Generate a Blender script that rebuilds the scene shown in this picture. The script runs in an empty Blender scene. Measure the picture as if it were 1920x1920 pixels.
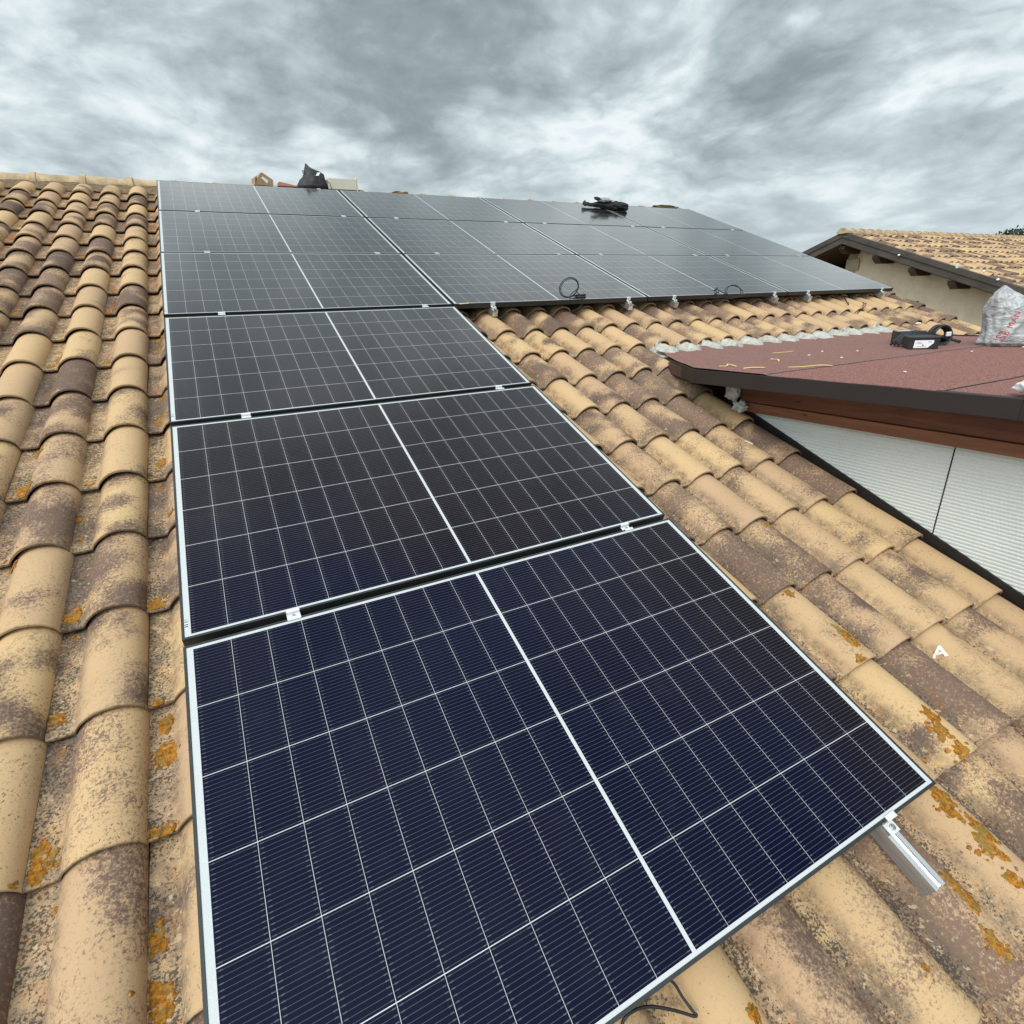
import bpy, bmesh, math, random
import numpy as np
from mathutils import Vector, Matrix, Euler, noise
from mathutils.bvhtree import BVHTree

R = math.radians
PI = math.pi
S = bpy.context.scene
C = S.collection
random.seed(7)

# ------------------------------------------------------------------ frames
TH = R(21.5)                       # pitch of the tiled slope
Z0 = 5.6                           # height of the lower panel edge above ground
cT, sT = math.cos(TH), math.sin(TH)


def wp(u, v, n):
    """roof frame (along eaves, up the slope, off the slope) -> world"""
    return Vector((u, v * cT - n * sT, v * sT + n * cT + Z0))


def wd(x, y, z):
    return Vector((x, y, z + Z0))


ROOF_ROT = (TH, 0, 0)

# ------------------------------------------------------------------ camera
Rm = np.array([[0.88650518, -0.44337395, 0.13239379],
               [-0.19751171, -0.62133142, -0.7582456],
               [0.41844677, 0.64603933, -0.63838506]])
B = np.array([[1, 0, 0], [0, cT, -sT], [0, sT, cT]])     # roof -> world
rx = B @ Rm[0]; ry = -(B @ Rm[1]); rz = -(B @ Rm[2])
cam = bpy.data.cameras.new('camera')
cam.sensor_width = 36
cam.lens = 996.9 / 1920 * 36
cam.clip_start = 0.02
cam.clip_end = 6000
co = bpy.data.objects.new('camera', cam)
C.objects.link(co)
co.matrix_world = Matrix(((rx[0], ry[0], rz[0], 0), (rx[1], ry[1], rz[1], 0), (rx[2], ry[2], rz[2], 0), (0, 0, 0, 1)))
co.matrix_world.translation = wp(0.2615816, 0.03632469, 1.32321668)
S.camera = co

# ------------------------------------------------------------------ light
S.view_settings.view_transform = 'Standard'
S.view_settings.look = 'None'
S.view_settings.gamma = 1
S.view_settings.exposure = 0.3
SUN_EL, SUN_AZ = R(46), R(236)      # azimuth clockwise from +Y
sl = bpy.data.lights.new('sun', 'SUN')
sl.energy = 1.5
sl.angle = R(28)
sl.color = (1.0, 0.95, 0.87)
so = bpy.data.objects.new('sun', sl)
C.objects.link(so)
sd = Vector((math.sin(SUN_AZ) * math.cos(SUN_EL), math.cos(SUN_AZ) * math.cos(SUN_EL), math.sin(SUN_EL)))
so.rotation_euler = sd.to_track_quat('Z', 'Y').to_euler()
so.location = (0, -20, 40)


class NT:
    """tiny helper for node trees"""
    def __init__(s, tree):
        s.t = tree
        s.t.nodes.clear()

    def n(s, typ, **kw):
        nd = s.t.nodes.new(typ)
        ins = kw.pop('ins', {})
        for k, v in kw.items():
            setattr(nd, k, v)
        for k, v in ins.items():
            if isinstance(v, bpy.types.NodeSocket):
                s.t.links.new(v, nd.inputs[k])
            else:
                nd.inputs[k].default_value = v
        return nd

    def m(s, op, a, b=None, c=None, clamp=False):
        nd = s.n('ShaderNodeMath', operation=op, use_clamp=clamp)
        for i, v in enumerate((a, b, c)):
            if v is None:
                continue
            if isinstance(v, bpy.types.NodeSocket):
                s.t.links.new(v, nd.inputs[i])
            else:
                nd.inputs[i].default_value = v
        return nd.outputs[0]

    def vm(s, op, a, b=None, out=0):
        nd = s.n('ShaderNodeVectorMath', operation=op)
        for i, v in enumerate((a, b)):
            if v is None:
                continue
            if isinstance(v, bpy.types.NodeSocket):
                s.t.links.new(v, nd.inputs[i])
            else:
                nd.inputs[i].default_value = v
        return nd.outputs[out]

    def ramp(s, v, lo, hi, a=0.0, b=1.0):
        nd = s.n('ShaderNodeMapRange', interpolation_type='SMOOTHSTEP', ins={0: v, 1: lo, 2: hi, 3: a, 4: b})
        return nd.outputs[0]

    def noise(s, vec, scale, detail=2, rough=0.5, out=0, dist=0.0):
        nd = s.n('ShaderNodeTexNoise', ins={'Vector': vec, 'Scale': scale, 'Detail': detail, 'Roughness': rough, 'Distortion': dist})
        return nd.outputs[out]

    def mix(s, f, a, b):
        nd = s.n('ShaderNodeMix', data_type='RGBA')
        for i, v in ((0, f), (6, a), (7, b)):
            if isinstance(v, bpy.types.NodeSocket):
                s.t.links.new(v, nd.inputs[i])
            elif i == 0:
                nd.inputs[i].default_value = v
            else:
                nd.inputs[i].default_value = (*v, 1) if len(v) == 3 else v
        return nd.outputs[2]

    def xyz(s, v):
        nd = s.n('ShaderNodeSeparateXYZ', ins={0: v})
        return nd.outputs

    def comb(s, x, y, z):
        nd = s.n('ShaderNodeCombineXYZ')
        for i, v in enumerate((x, y, z)):
            if isinstance(v, bpy.types.NodeSocket):
                s.t.links.new(v, nd.inputs[i])
            else:
                nd.inputs[i].default_value = v
        return nd.outputs[0]


# world: Nishita sky seen through a broken layer of grey cloud
W = bpy.data.worlds.new('World')
S.world = W
W.use_nodes = True
w = NT(W.node_tree)
tc = w.n('ShaderNodeTexCoord').outputs['Generated']
dirn = w.vm('NORMALIZE', tc)
dx, dy, dz = w.xyz(dirn)[0:3]
dzc = w.m('MAXIMUM', dz, 0.0)
den = w.m('ADD', dzc, 0.34)
pv = w.vm('DIVIDE', w.vm('MULTIPLY', dirn, (1.0, 1.0, 2.0)), w.comb(den, den, den))
warp = w.noise(pv, 1.6, 3, 0.5, out=1)
pw = w.vm('ADD', pv, w.vm('MULTIPLY', w.vm('SUBTRACT', warp, (0.5, 0.5, 0.5)), (.26, .26, .26)))


def cloud_layers(p):
    big = w.noise(p, 0.85, 3, 0.5)
    med = w.noise(w.vm('ADD', p, (7.3, 2.1, 0)), 3.0, 9, 0.58)
    puf = w.noise(w.vm('ADD', p, (2.3, 8.1, 4)), 4.2, 5, 0.50)
    puf = w.m('SUBTRACT', 0.16, w.m('ABSOLUTE', w.m('SUBTRACT', puf, 0.5)))
    base = w.m('ADD', w.m('MULTIPLY', w.m('SUBTRACT', big, 0.5), 0.72), w.m('MULTIPLY', w.m('SUBTRACT', med, 0.5), 1.45))
    return w.m('ADD', base, w.m('MULTIPLY', puf, 1.15))


dens0 = cloud_layers(pw)
dens1 = cloud_layers(w.vm('ADD', pw, (-.03, -.02, .07)))
# undersides darker than the sides that face the light
dens = w.m('ADD', dens0, w.m('MULTIPLY', w.m('SUBTRACT', dens1, dens0), 1.0))
# the heavy banks of this particular sky, where they stand
for d, lo, hi, k in (((0.391, 0.853, 0.346), 0.965, 0.998, 0.14), ((0.852, 0.471, 0.228), 0.94, 0.995, 0.20),
                     ((-0.104, 0.949, 0.29), 0.97, 0.998, -0.12),
                     ((0.57, 0.80, 0.19), 0.965, 0.998, -0.12),
                     ((0.161, 0.948, 0.274), 0.985, 0.999, -0.08), ((0.90, 0.40, 0.135), 0.97, 0.999, -0.14)):
    dt = w.vm('DOT_PRODUCT', dirn, Vector(d).normalized(), out=1)
    dens = w.m('ADD', dens, w.m('MULTIPLY', w.ramp(dt, lo, hi), k))
dens = w.m('ADD', dens, 0.335)
cr = w.n('ShaderNodeValToRGB', ins={0: dens})
el = cr.color_ramp.elements
el[0].position = 0.20; el[0].color = (0.86, 0.91, 0.92, 1)
el[1].position = 1.0; el[1].color = (0.165, 0.215, 0.235, 1)
for p, c in ((0.34, (0.66, 0.745, 0.775, 1)), (0.50, (0.46, 0.545, 0.575, 1)), (0.70, (0.29, 0.36, 0.385, 1))):
    e = el.new(p); e.color = c
# slight lift overhead, plus an added glow towards the sun that brightens side walls
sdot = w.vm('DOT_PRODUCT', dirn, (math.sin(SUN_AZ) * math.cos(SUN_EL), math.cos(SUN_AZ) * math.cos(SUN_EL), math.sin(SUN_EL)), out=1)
zen_glow = w.m('MULTIPLY', w.ramp(dz, 0.50, 0.95, 0.88, 0.98), w.ramp(sdot, 0.25, 0.98, 1.0, 2.3))
hz = w.mix(w.ramp(dz, 0.04, 0.28, 0.50, 0.0), cr.outputs[0], (0.66, 0.75, 0.78))
cloud = w.n('ShaderNodeBackground', ins={0: hz, 1: zen_glow})
sky = w.n('ShaderNodeTexSky', sky_type='NISHITA', sun_disc=False, sun_elevation=SUN_EL, sun_rotation=SUN_AZ)
skyb = w.n('ShaderNodeBackground', ins={0: sky.outputs[0], 1: 0.09})
cover = w.ramp(dens, 0.02, 0.30, 0.72, 1.0)
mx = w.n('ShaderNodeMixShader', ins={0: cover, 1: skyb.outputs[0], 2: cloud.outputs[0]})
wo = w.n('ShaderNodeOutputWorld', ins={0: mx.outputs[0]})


# ------------------------------------------------------------------ mesh helpers
class MB:
    def __init__(s):
        s.v = []; s.f = []

    def add(s, vs, fs):
        k = len(s.v)
        s.v += [tuple(p) for p in vs]
        s.f += [tuple(i + k for i in f) for f in fs]
        return s

    def box(s, a, b):
        x0, y0, z0 = a; x1, y1, z1 = b
        return s.add([(x0, y0, z0), (x1, y0, z0), (x1, y1, z0), (x0, y1, z0), (x0, y0, z1), (x1, y0, z1), (x1, y1, z1), (x0, y1, z1)],
                     [(0, 3, 2, 1), (4, 5, 6, 7), (0, 1, 5, 4), (1, 2, 6, 5), (2, 3, 7, 6), (3, 0, 4, 7)])

    def prism(s, poly, z0, z1):
        """poly counter-clockwise in xy"""
        n = len(poly)
        vs = [(x, y, z0) for x, y in poly] + [(x, y, z1) for x, y in poly]
        fs = [tuple(reversed(range(n))), tuple(range(n, 2 * n))] + [(i, (i + 1) % n, (i + 1) % n + n, i + n) for i in range(n)]
        return s.add(vs, fs)

    def extr(s, poly, a, b, ax):
        """poly (p,q) in the plane normal to ax, extruded from a to b"""
        n = len(poly)

        def P(p, q, t):
            return (t, p, q) if ax == 0 else ((p, t, q) if ax == 1 else (p, q, t))
        vs = [P(p, q, a) for p, q in poly] + [P(p, q, b) for p, q in poly]
        fs = [tuple(range(n)), tuple(reversed(range(n, 2 * n)))] + [((i + 1) % n, i, i + n, (i + 1) % n + n) for i in range(n)]
        return s.add(vs, fs)

    def tube(s, pts, r, k=8, closed=False):
        pts = [Vector(p) for p in pts]
        n = len(pts)
        rs = r if isinstance(r, (list, tuple)) else [r] * n
        vs = []; fs = []
        up = Vector((0.3, 0.2, 1)).normalized()
        prev = None
        for i, p in enumerate(pts):
            if closed:
                d = pts[(i + 1) % n] - pts[i - 1]
            else:
                d = pts[min(i + 1, n - 1)] - pts[max(i - 1, 0)]
            d.normalize()
            a = prev if prev is not None else up
            a = (a - d * a.dot(d))
            if a.length < 1e-4:
                a = Vector((1, 0, 0)) - d * d.x
            a.normalize(); prev = a
            b = d.cross(a)
            for j in range(k):
                t = 2 * PI * j / k
                vs.append(p + (a * math.cos(t) + b * math.sin(t)) * rs[i])
        m = n if closed else n - 1
        for i in range(m):
            for j in range(k):
                i2 = (i + 1) % n
                fs.append((i * k + j, i * k + (j + 1) % k, i2 * k + (j + 1) % k, i2 * k + j))
        if not closed:
            fs.append(tuple(reversed(range(k))))
            fs.append(tuple(range((n - 1) * k, n * k)))
        return s.add(vs, fs)

    def grid(s, nx, ny, fn):
        vs = [fn(i / (nx - 1), j / (ny - 1)) for j in range(ny) for i in range(nx)]
        fs = [(j * nx + i, j * nx + i + 1, (j + 1) * nx + i + 1, (j + 1) * nx + i) for j in range(ny - 1) for i in range(nx - 1)]
        return s.add(vs, fs)

    def build(s, name, mat=None, parent=None, smooth=False, bevel=0.0, loc=None, rot=None, fix=True, angle=None):
        me = bpy.data.meshes.new(name)
        me.from_pydata(s.v, [], s.f)
        if fix:
            bm = bmesh.new(); bm.from_mesh(me)
            bmesh.ops.recalc_face_normals(bm, faces=bm.faces)
            bm.to_mesh(me); bm.free()
        if mat:
            me.materials.append(mat)
        if smooth:
            me.polygons.foreach_set('use_smooth', [True] * len(me.polygons))
            if angle:
                me.set_sharp_from_angle(angle=R(angle))
        o = bpy.data.objects.new(name, me)
        C.objects.link(o)
        if parent:
            o.parent = parent
        if loc is not None:
            o.location = loc
        if rot is not None:
            o.rotation_euler = rot
        if bevel:
            b = o.modifiers.new('edge', 'BEVEL'); b.width = bevel; b.segments = 2; b.limit_method = 'ANGLE'
        return o


def empty(name, loc=(0, 0, 0), rot=(0, 0, 0), parent=None):
    o = bpy.data.objects.new(name, None)
    o.empty_display_size = 0.1
    C.objects.link(o)
    o.location = loc; o.rotation_euler = rot
    if parent:
        o.parent = parent
    return o


def tag(o, label, cat, group=None, kind=None):
    if label: o['label'] = label
    if cat: o['category'] = cat
    if group: o['group'] = group
    if kind: o['kind'] = kind
    return o


def fbm(p, o=4):
    return noise.fractal(Vector(p), 1.0, 2.0, o)


# ------------------------------------------------------------------ materials
def mat(name):
    m = bpy.data.materials.new(name)
    m.use_nodes = True
    return m, NT(m.node_tree)


def finish(t, col, rough=0.6, metal=0.0, bump=None, bstr=0.3, bdist=0.002, spec=0.5, **kw):
    p = t.n('ShaderNodeBsdfPrincipled', ins={'Metallic': metal, 'Specular IOR Level': spec})
    for k, v in (('Base Color', col), ('Roughness', rough)):
        if isinstance(v, bpy.types.NodeSocket):
            t.t.links.new(v, p.inputs[k])
        else:
            p.inputs[k].default_value = (*v, 1) if k == 'Base Color' else v
    for k, v in kw.items():
        k = k.replace('_', ' ')
        if isinstance(v, bpy.types.NodeSocket):
            t.t.links.new(v, p.inputs[k])
        else:
            p.inputs[k].default_value = v
    if bump is not None:
        b = t.n('ShaderNodeBump', ins={'Height': bump, 'Strength': bstr, 'Distance': bdist})
        t.t.links.new(b.outputs[0], p.inputs['Normal'])
    t.n('ShaderNodeOutputMaterial', ins={0: p.outputs[0]})
    return p


def simple(name, col, rough=0.6, metal=0.0, var=0.15, scale=20, bstr=0.2, bdist=0.001, spec=0.5, stretch=(1, 1, 1), **kw):
    m, t = mat(name)
    oc = t.vm('MULTIPLY', t.n('ShaderNodeTexCoord').outputs['Object'], stretch)
    n1 = t.noise(oc, scale, 5, 0.6)
    n2 = t.noise(oc, scale * 9, 3, 0.6)
    f = t.m('ADD', t.m('MULTIPLY', n1, 0.7), t.m('MULTIPLY', n2, 0.3))
    c = t.mix(t.ramp(f, 0.3, 0.7), [x * (1 - var) for x in col], [min(1, x * (1 + var)) for x in col])
    finish(t, c, t.ramp(n1, 0.2, 0.8, max(0.02, rough - 0.08), min(1, rough + 0.08)), metal, n2, bstr, bdist, spec, **kw)
    return m


def tile_material(name, rusty=0.0, tone=0.0, seed=0.0):
    m, t = mat(name)
    oc = t.n('ShaderNodeTexCoord').outputs['Object']
    uv = t.n('ShaderNodeAttribute', attribute_name='tuv').outputs['Vector']
    rn = t.n('ShaderNodeAttribute', attribute_name='trand').outputs['Vector']
    lx, ly, lh = t.xyz(uv)[0:3]
    r1, r2, r3 = t.xyz(rn)[0:3]
    # flamed tone: broad soft dark cloud, different on every tile
    fv = t.vm('ADD', t.comb(t.m('MULTIPLY', lx, 0.8), t.m('MULTIPLY', ly, 1.15), 0.0), t.vm('MULTIPLY', rn, (43.0 + seed,) * 3))
    fl = t.noise(fv, 1.75, 2, 0.45)
    amt = t.m('ADD', fl, t.m('MULTIPLY', t.m('SUBTRACT', r1, 0.48 - tone), 0.42))
    fm = t.ramp(amt, 0.36, 0.76, 0.03, 0.95)
    g = t.noise(oc, 105, 3, 0.7)
    g2 = t.noise(oc, 260, 2, 0.6)
    gr = t.m('ADD', t.m('MULTIPLY', g, 0.65), t.m('MULTIPLY', g2, 0.35))
    fac = t.m('ADD', fm, t.m('MULTIPLY', t.m('SUBTRACT', gr, 0.5), t.m('ADD', 1.9, t.m('MULTIPLY', r3, 2.6))))
    fac = t.ramp(fac, 0.12, 0.98)
    light = t.mix(r2, (0.550, 0.375, 0.195), (0.455, 0.300, 0.180))
    dark = t.mix(r3, (0.110, 0.071, 0.058), (0.180, 0.115, 0.085))
    col = t.mix(fac, light, dark)
    # broad weathering
    wn = t.noise(oc, 2.2, 5, 0.6)
    col = t.mix(t.ramp(wn, 0.45, 0.75, 0.0, 0.20), col, (0.30, 0.20, 0.13))
    # the pan between the humps collects grey dirt and black specks
    pan = t.ramp(lx, 0.30, 0.42, 1.0, 0.0)
    pn = t.noise(oc, 26, 4, 0.7)
    pm = t.m('MULTIPLY', pan, t.ramp(pn, 0.36, 0.60))
    col = t.mix(t.m('MULTIPLY', pm, t.ramp(gr, 0.40, 0.56, 0.95, 0.30)), col, (0.155, 0.125, 0.095))
    sp = t.noise(oc, 150, 3, 0.6)
    spz = t.noise(oc, 9, 3, 0.6)
    edge = t.m('MAXIMUM', t.m('MULTIPLY', t.ramp(lx, 0.20, 0.34, 1.0, 0.0), 0.165), t.m('MULTIPLY', t.ramp(ly, 0.0, 0.10, 1.0, 0.0), 0.02))
    speck = t.ramp(t.m('ADD', t.m('ADD', sp, edge), t.m('MULTIPLY', t.m('SUBTRACT', spz, 0.5), 0.42)), 0.665, 0.73)
    col = t.mix(t.m('MULTIPLY', speck, 0.85), col, (0.055, 0.045, 0.035))
    # pale lime crust in the pans
    lm = t.m('MULTIPLY', pan, t.ramp(t.noise(t.vm('ADD', oc, (3, 5, 1)), 60, 3, 0.6), 0.60, 0.68, 0.0, 0.6))
    col = t.mix(lm, col, (0.60, 0.47, 0.30))
    # rusty lichen film, stronger high on the slope
    ry_ = t.xyz(oc)[1]
    hi = t.ramp(ry_, 1.5, 6.0, 0.0, 1.0)
    rl = t.noise(t.vm('ADD', oc, (11, 3, 7)), 20, 4, 0.62)
    rm_ = t.m('MULTIPLY', pan, t.m('MULTIPLY', t.ramp(rl, t_lo(rusty), t_lo(rusty) + 0.07), t.m('ADD', t.m('MULTIPLY', hi, 0.95), 0.15)))
    col = t.mix(rm_, col, (0.30, 0.105, 0.022))
    # darker line at the lower lip
    lip = t.m('MULTIPLY', t.ramp(ly, 0.0, 0.012, 0.55, 0.0), t.ramp(wn, 0.35, 0.6, 0.3, 1.0))
    col = t.mix(lip, col, (0.16, 0.115, 0.075))
    hgt = t.m('ADD', t.m('MULTIPLY', gr, 1.0), t.m('MULTIPLY', pn, 0.5))
    finish(t, col, 0.88, 0, hgt, 0.55, 0.0022, 0.25)
    return m


def t_lo(r):
    return 0.60 - 0.12 * r


M = {}
M['tile'] = tile_material('concrete_roof_tile', 0.6)
M['tile_far'] = tile_material('neighbour_roof_tile', 0.0, 0.10, 9.0)
M['ridge'] = simple('ridge_tile', (0.42, 0.31, 0.19), 0.9, var=0.35, scale=9, bstr=0.5, bdist=0.003)
M['ridge_mortar'] = simple('ridge_mortar', (0.16, 0.105, 0.055), 0.95, var=0.55, scale=24, bstr=0.9, bdist=0.006)
M['underlay'] = simple('roof_underlay', (0.05, 0.04, 0.035), 0.9)
M['alu'] = simple('mill_aluminium', (0.80, 0.81, 0.82), 0.30, 0.85, var=0.05, scale=60, bstr=0.05, stretch=(1, 0.05, 1))
M['alu_dull'] = simple('cast_aluminium', (0.78, 0.79, 0.79), 0.42, 0.35, var=0.1, scale=80)
M['steel'] = simple('stainless_bolt', (0.45, 0.45, 0.45), 0.3, 0.9, scale=80)
M['frame'] = simple('anodised_black_frame', (0.030, 0.033, 0.034), 0.38, 0.25, var=0.15, scale=30, bstr=0.04)
M['cable'] = simple('black_cable_sheath', (0.012, 0.012, 0.014), 0.45, var=0.2)
M['blackbag'] = simple('black_nylon', (0.014, 0.014, 0.016), 0.55, var=0.4, scale=30, bstr=0.6, bdist=0.004)
M['darkgreen'] = simple('dark_green_canvas', (0.010, 0.011, 0.009), 0.7, var=0.4, scale=30, bstr=0.6, bdist=0.004)
M['cardboard'] = simple('cardboard', (0.36, 0.235, 0.135), 0.85, var=0.12, scale=14)
M['redcard'] = simple('reddish_board', (0.46, 0.20, 0.15), 0.85, var=0.15, scale=14)
M['cream_card'] = simple('pale_carton', (0.56, 0.53, 0.45), 0.85, var=0.05, scale=10)
M['paper'] = simple('white_paper', (0.75, 0.75, 0.75), 0.8, var=0.04)
M['mortar'] = simple('pale_grey_mortar', (0.44, 0.43, 0.385), 0.95, var=0.32, scale=22, bstr=1.0, bdist=0.006)
M['foam'] = simple('white_foam', (0.62, 0.61, 0.58), 0.9, var=0.2, scale=25, bstr=1.0, bdist=0.005)
M['flash'] = simple('dark_brown_sheet_metal', (0.017, 0.010, 0.0085), 0.6, 0.0, var=0.15, scale=5, bstr=0.05)
M['blackmetal'] = simple('black_flashing', (0.016, 0.014, 0.014), 0.45, 0.1, var=0.3, scale=9, bstr=0.2)
M['plaster'] = simple('cream_plaster', (0.78, 0.645, 0.49), 0.95, var=0.10, scale=6, bstr=0.6, bdist=0.004)
M['plaster2'] = simple('quoin_plaster', (0.44, 0.36, 0.26), 0.95, var=0.12, scale=9, bstr=0.4, bdist=0.003)
M['barge'] = simple('weathered_dark_barge_metal', (0.062, 0.050, 0.042), 0.6, 0.0, var=0.4, scale=7, stretch=(1, 0.4, 1))
M['darkwood'] = simple('dark_brown_purlin', (0.085, 0.038, 0.026), 0.7, var=0.3, scale=12)
M['yellow'] = simple('yellow_strip', (0.72, 0.55, 0.16), 0.6, var=0.1)
M['crumb'] = simple('pale_crumb', (0.70, 0.66, 0.60), 0.9, var=0.1)
M['whiteplastic'] = simple('white_plastic', (0.78, 0.78, 0.80), 0.5, var=0.03, bstr=0.3)
M['white_lamp'] = simple('white_fitting', (0.80, 0.80, 0.78), 0.5, var=0.03)
M['chalk'] = simple('white_paint_mark', (0.66, 0.62, 0.58), 0.9, var=0.1)
M['redink'] = simple('red_print', (0.50, 0.045, 0.045), 0.6, var=0.1)
M['grass'] = simple('dry_grass_ground', (0.09, 0.10, 0.045), 0.95, var=0.3, scale=0.4)

# bituminous felt
m, t = mat('red_mineral_felt'); M['felt'] = m
oc = t.n('ShaderNodeTexCoord').outputs['Object']
g = t.noise(oc, 120, 4, 0.75)
b1 = t.noise(oc, 3.0, 5, 0.6)
b2 = t.noise(t.vm('MULTIPLY', oc, (1, 2.2, 1)), 14, 4, 0.6)
col = t.mix(t.ramp(g, 0.30, 0.70), (0.085, 0.032, 0.027), (0.37, 0.175, 0.148))
yy = t.xyz(oc)[1]
wear = t.m('MULTIPLY', t.ramp(yy, 0.38, 0.46, 0.10, 0.75), t.ramp(t.m('ADD', t.m('MULTIPLY', b1, 0.55), t.m('MULTIPLY', b2, 0.45)), 0.36, 0.66))
col = t.mix(wear, col, (0.18, 0.12, 0.10))
sc = t.ramp(t.noise(t.vm('MULTIPLY', oc, (1, 3, 1)), 34, 2, 0.5), 0.70, 0.76)
col = t.mix(t.m('MULTIPLY', sc, t.ramp(yy, 0.3, 0.6, 0.05, 0.5)), col, (0.42, 0.34, 0.29))
finish(t, col, 0.9, 0, t.m('ADD', g, t.m('MULTIPLY', b1, 1.2)), 0.6, 0.003, 0.3)


def wood(name, c1, c2, sc=1.0):
    m, t = mat(name)
    oc = t.n('ShaderNodeTexCoord').outputs['Object']
    q = t.vm('MULTIPLY', oc, (6 * sc, 0.7 * sc, 9 * sc))
    n1 = t.noise(q, 3.5, 6, 0.65, dist=0.6)
    n2 = t.noise(t.vm('MULTIPLY', oc, (30, 2.5, 60)), 4, 3, 0.5)
    col = t.mix(t.ramp(n1, 0.32, 0.68), c1, c2)
    col = t.mix(t.ramp(n2, 0.58, 0.75, 0, 0.5), col, [x * 0.45 for x in c1])
    vo = t.n('ShaderNodeTexVoronoi', ins={'Vector': t.vm('MULTIPLY', oc, (1, 1.5, 4)), 'Scale': 2.4}).outputs['Distance']
    col = t.mix(t.ramp(vo, 0.03, 0.075, 0.85, 0.0), col, [x * 0.25 for x in c1])
    finish(t, col, 0.55, 0, n2, 0.15, 0.001, 0.4)
    return m


M['beam'] = wood('stained_red_brown_beam', (0.105, 0.034, 0.018), (0.185, 0.062, 0.032))
M['lath'] = wood('stained_brown_lath', (0.165, 0.062, 0.030), (0.25, 0.10, 0.050))

# corrugated insulated panel
m, t = mat('white_ribbed_cladding'); M['clad'] = m
oc = t.n('ShaderNodeTexCoord').outputs['Object']
n = t.noise(oc, 260, 2, 0.6)
n2 = t.noise(t.vm('MULTIPLY', oc, (1, 1.2, 1)), 1.5, 3, 0.5)
col = t.mix(t.ramp(n, 0.3, 0.7), (0.58, 0.61, 0.59), (0.68, 0.71, 0.69))
col = t.mix(t.ramp(n2, 0.4, 0.7, 0, 0.18), col, (0.42, 0.45, 0.44))
finish(t, col, 0.45, 0, n, 0.12, 0.001, 0.4)

# thin grey plastic bag
m, t = mat('grey_plastic_film'); M['film'] = m
oc = t.n('ShaderNodeTexCoord').outputs['Object']
n = t.noise(t.vm('MULTIPLY', oc, (1, 1, 1.8)), 12, 5, 0.6, dist=1.2)
n3 = t.noise(oc, 5, 2, 0.5)
col = t.mix(t.ramp(n, 0.35, 0.65), (0.25, 0.26, 0.27), (0.52, 0.54, 0.54))
col = t.mix(t.ramp(n3, 0.45, 0.65, 0, 0.5), col, (0.30, 0.29, 0.29))
finish(t, col, 0.32, 0, n, 0.9, 0.02, 0.6)

# lichen crust
m, t = mat('orange_lichen'); M['lichen'] = m
oc = t.n('ShaderNodeTexCoord').outputs['Object']
n = t.noise(oc, 110, 4, 0.7)
n2 = t.noise(oc, 30, 3, 0.6)
col = t.mix(t.ramp(n, 0.35, 0.65), (0.16, 0.070, 0.012), (0.47, 0.190, 0.020))
col = t.mix(t.ramp(n2, 0.48, 0.62, 0, 0.75), col, (0.22, 0.16, 0.05))
col = t.mix(t.ramp(t.noise(oc, 55, 3, 0.6), 0.60, 0.68, 0, 0.6), col, (0.40, 0.33, 0.22))
finish(t, col, 0.9, 0, n, 1.0, 0.004, 0.2)

# solar laminate: half-cut cells behind glass
m, t = mat('solar_laminate'); M['pv'] = m
PW, PH = 1.738, 1.142
oc = t.n('ShaderNodeTexCoord').outputs['Object']
X, Y, _ = t.xyz(oc)[0:3]
xc = t.m('SUBTRACT', t.m('ABSOLUTE', t.m('SUBTRACT', X, PW / 2)), 0.0050)
cxp = 0.0935
ci = t.m('DIVIDE', xc, cxp)
fx = t.m('MULTIPLY', t.m('FRACT', ci), cxp)
inx = t.m('MULTIPLY', t.m('MULTIPLY', t.m('GREATER_THAN', xc, 0.0), t.m('LESS_THAN', ci, 9.0)), t.m('LESS_THAN', fx, 0.0925))
yc = t.m('SUBTRACT', Y, 0.0155)
cyp = 0.1853
cj = t.m('DIVIDE', yc, cyp)
fy = t.m('MULTIPLY', t.m('FRACT', cj), cyp)
iny = t.m('MULTIPLY', t.m('MULTIPLY', t.m('GREATER_THAN', yc, 0.0), t.m('LESS_THAN', cj, 6.0)), t.m('LESS_THAN', fy, 0.1835))
cell = t.m('MULTIPLY', inx, iny)
bp = 0.1835 / 18
bf = t.m('ABSOLUTE', t.m('SUBTRACT', t.m('FRACT', t.m('DIVIDE', fy, bp)), 0.5))
wire = t.m('LESS_THAN', bf, 0.042)
pad = t.m('MULTIPLY', t.m('LESS_THAN', bf, 0.10), t.m('LESS_THAN', t.m('ABSOLUTE', t.m('SUBTRACT', fx, 0.006)), 0.0035))
pad2 = t.m('MULTIPLY', t.m('LESS_THAN', bf, 0.10), t.m('LESS_THAN', t.m('ABSOLUTE', t.m('SUBTRACT', fx, 0.085)), 0.0035))
oi = t.n('ShaderNodeObjectInfo').outputs['Random']
ov = t.vm('ADD', oc, t.comb(t.m('MULTIPLY', oi, 31.0), t.m('MULTIPLY', oi, 17.0), 0.0))
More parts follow.
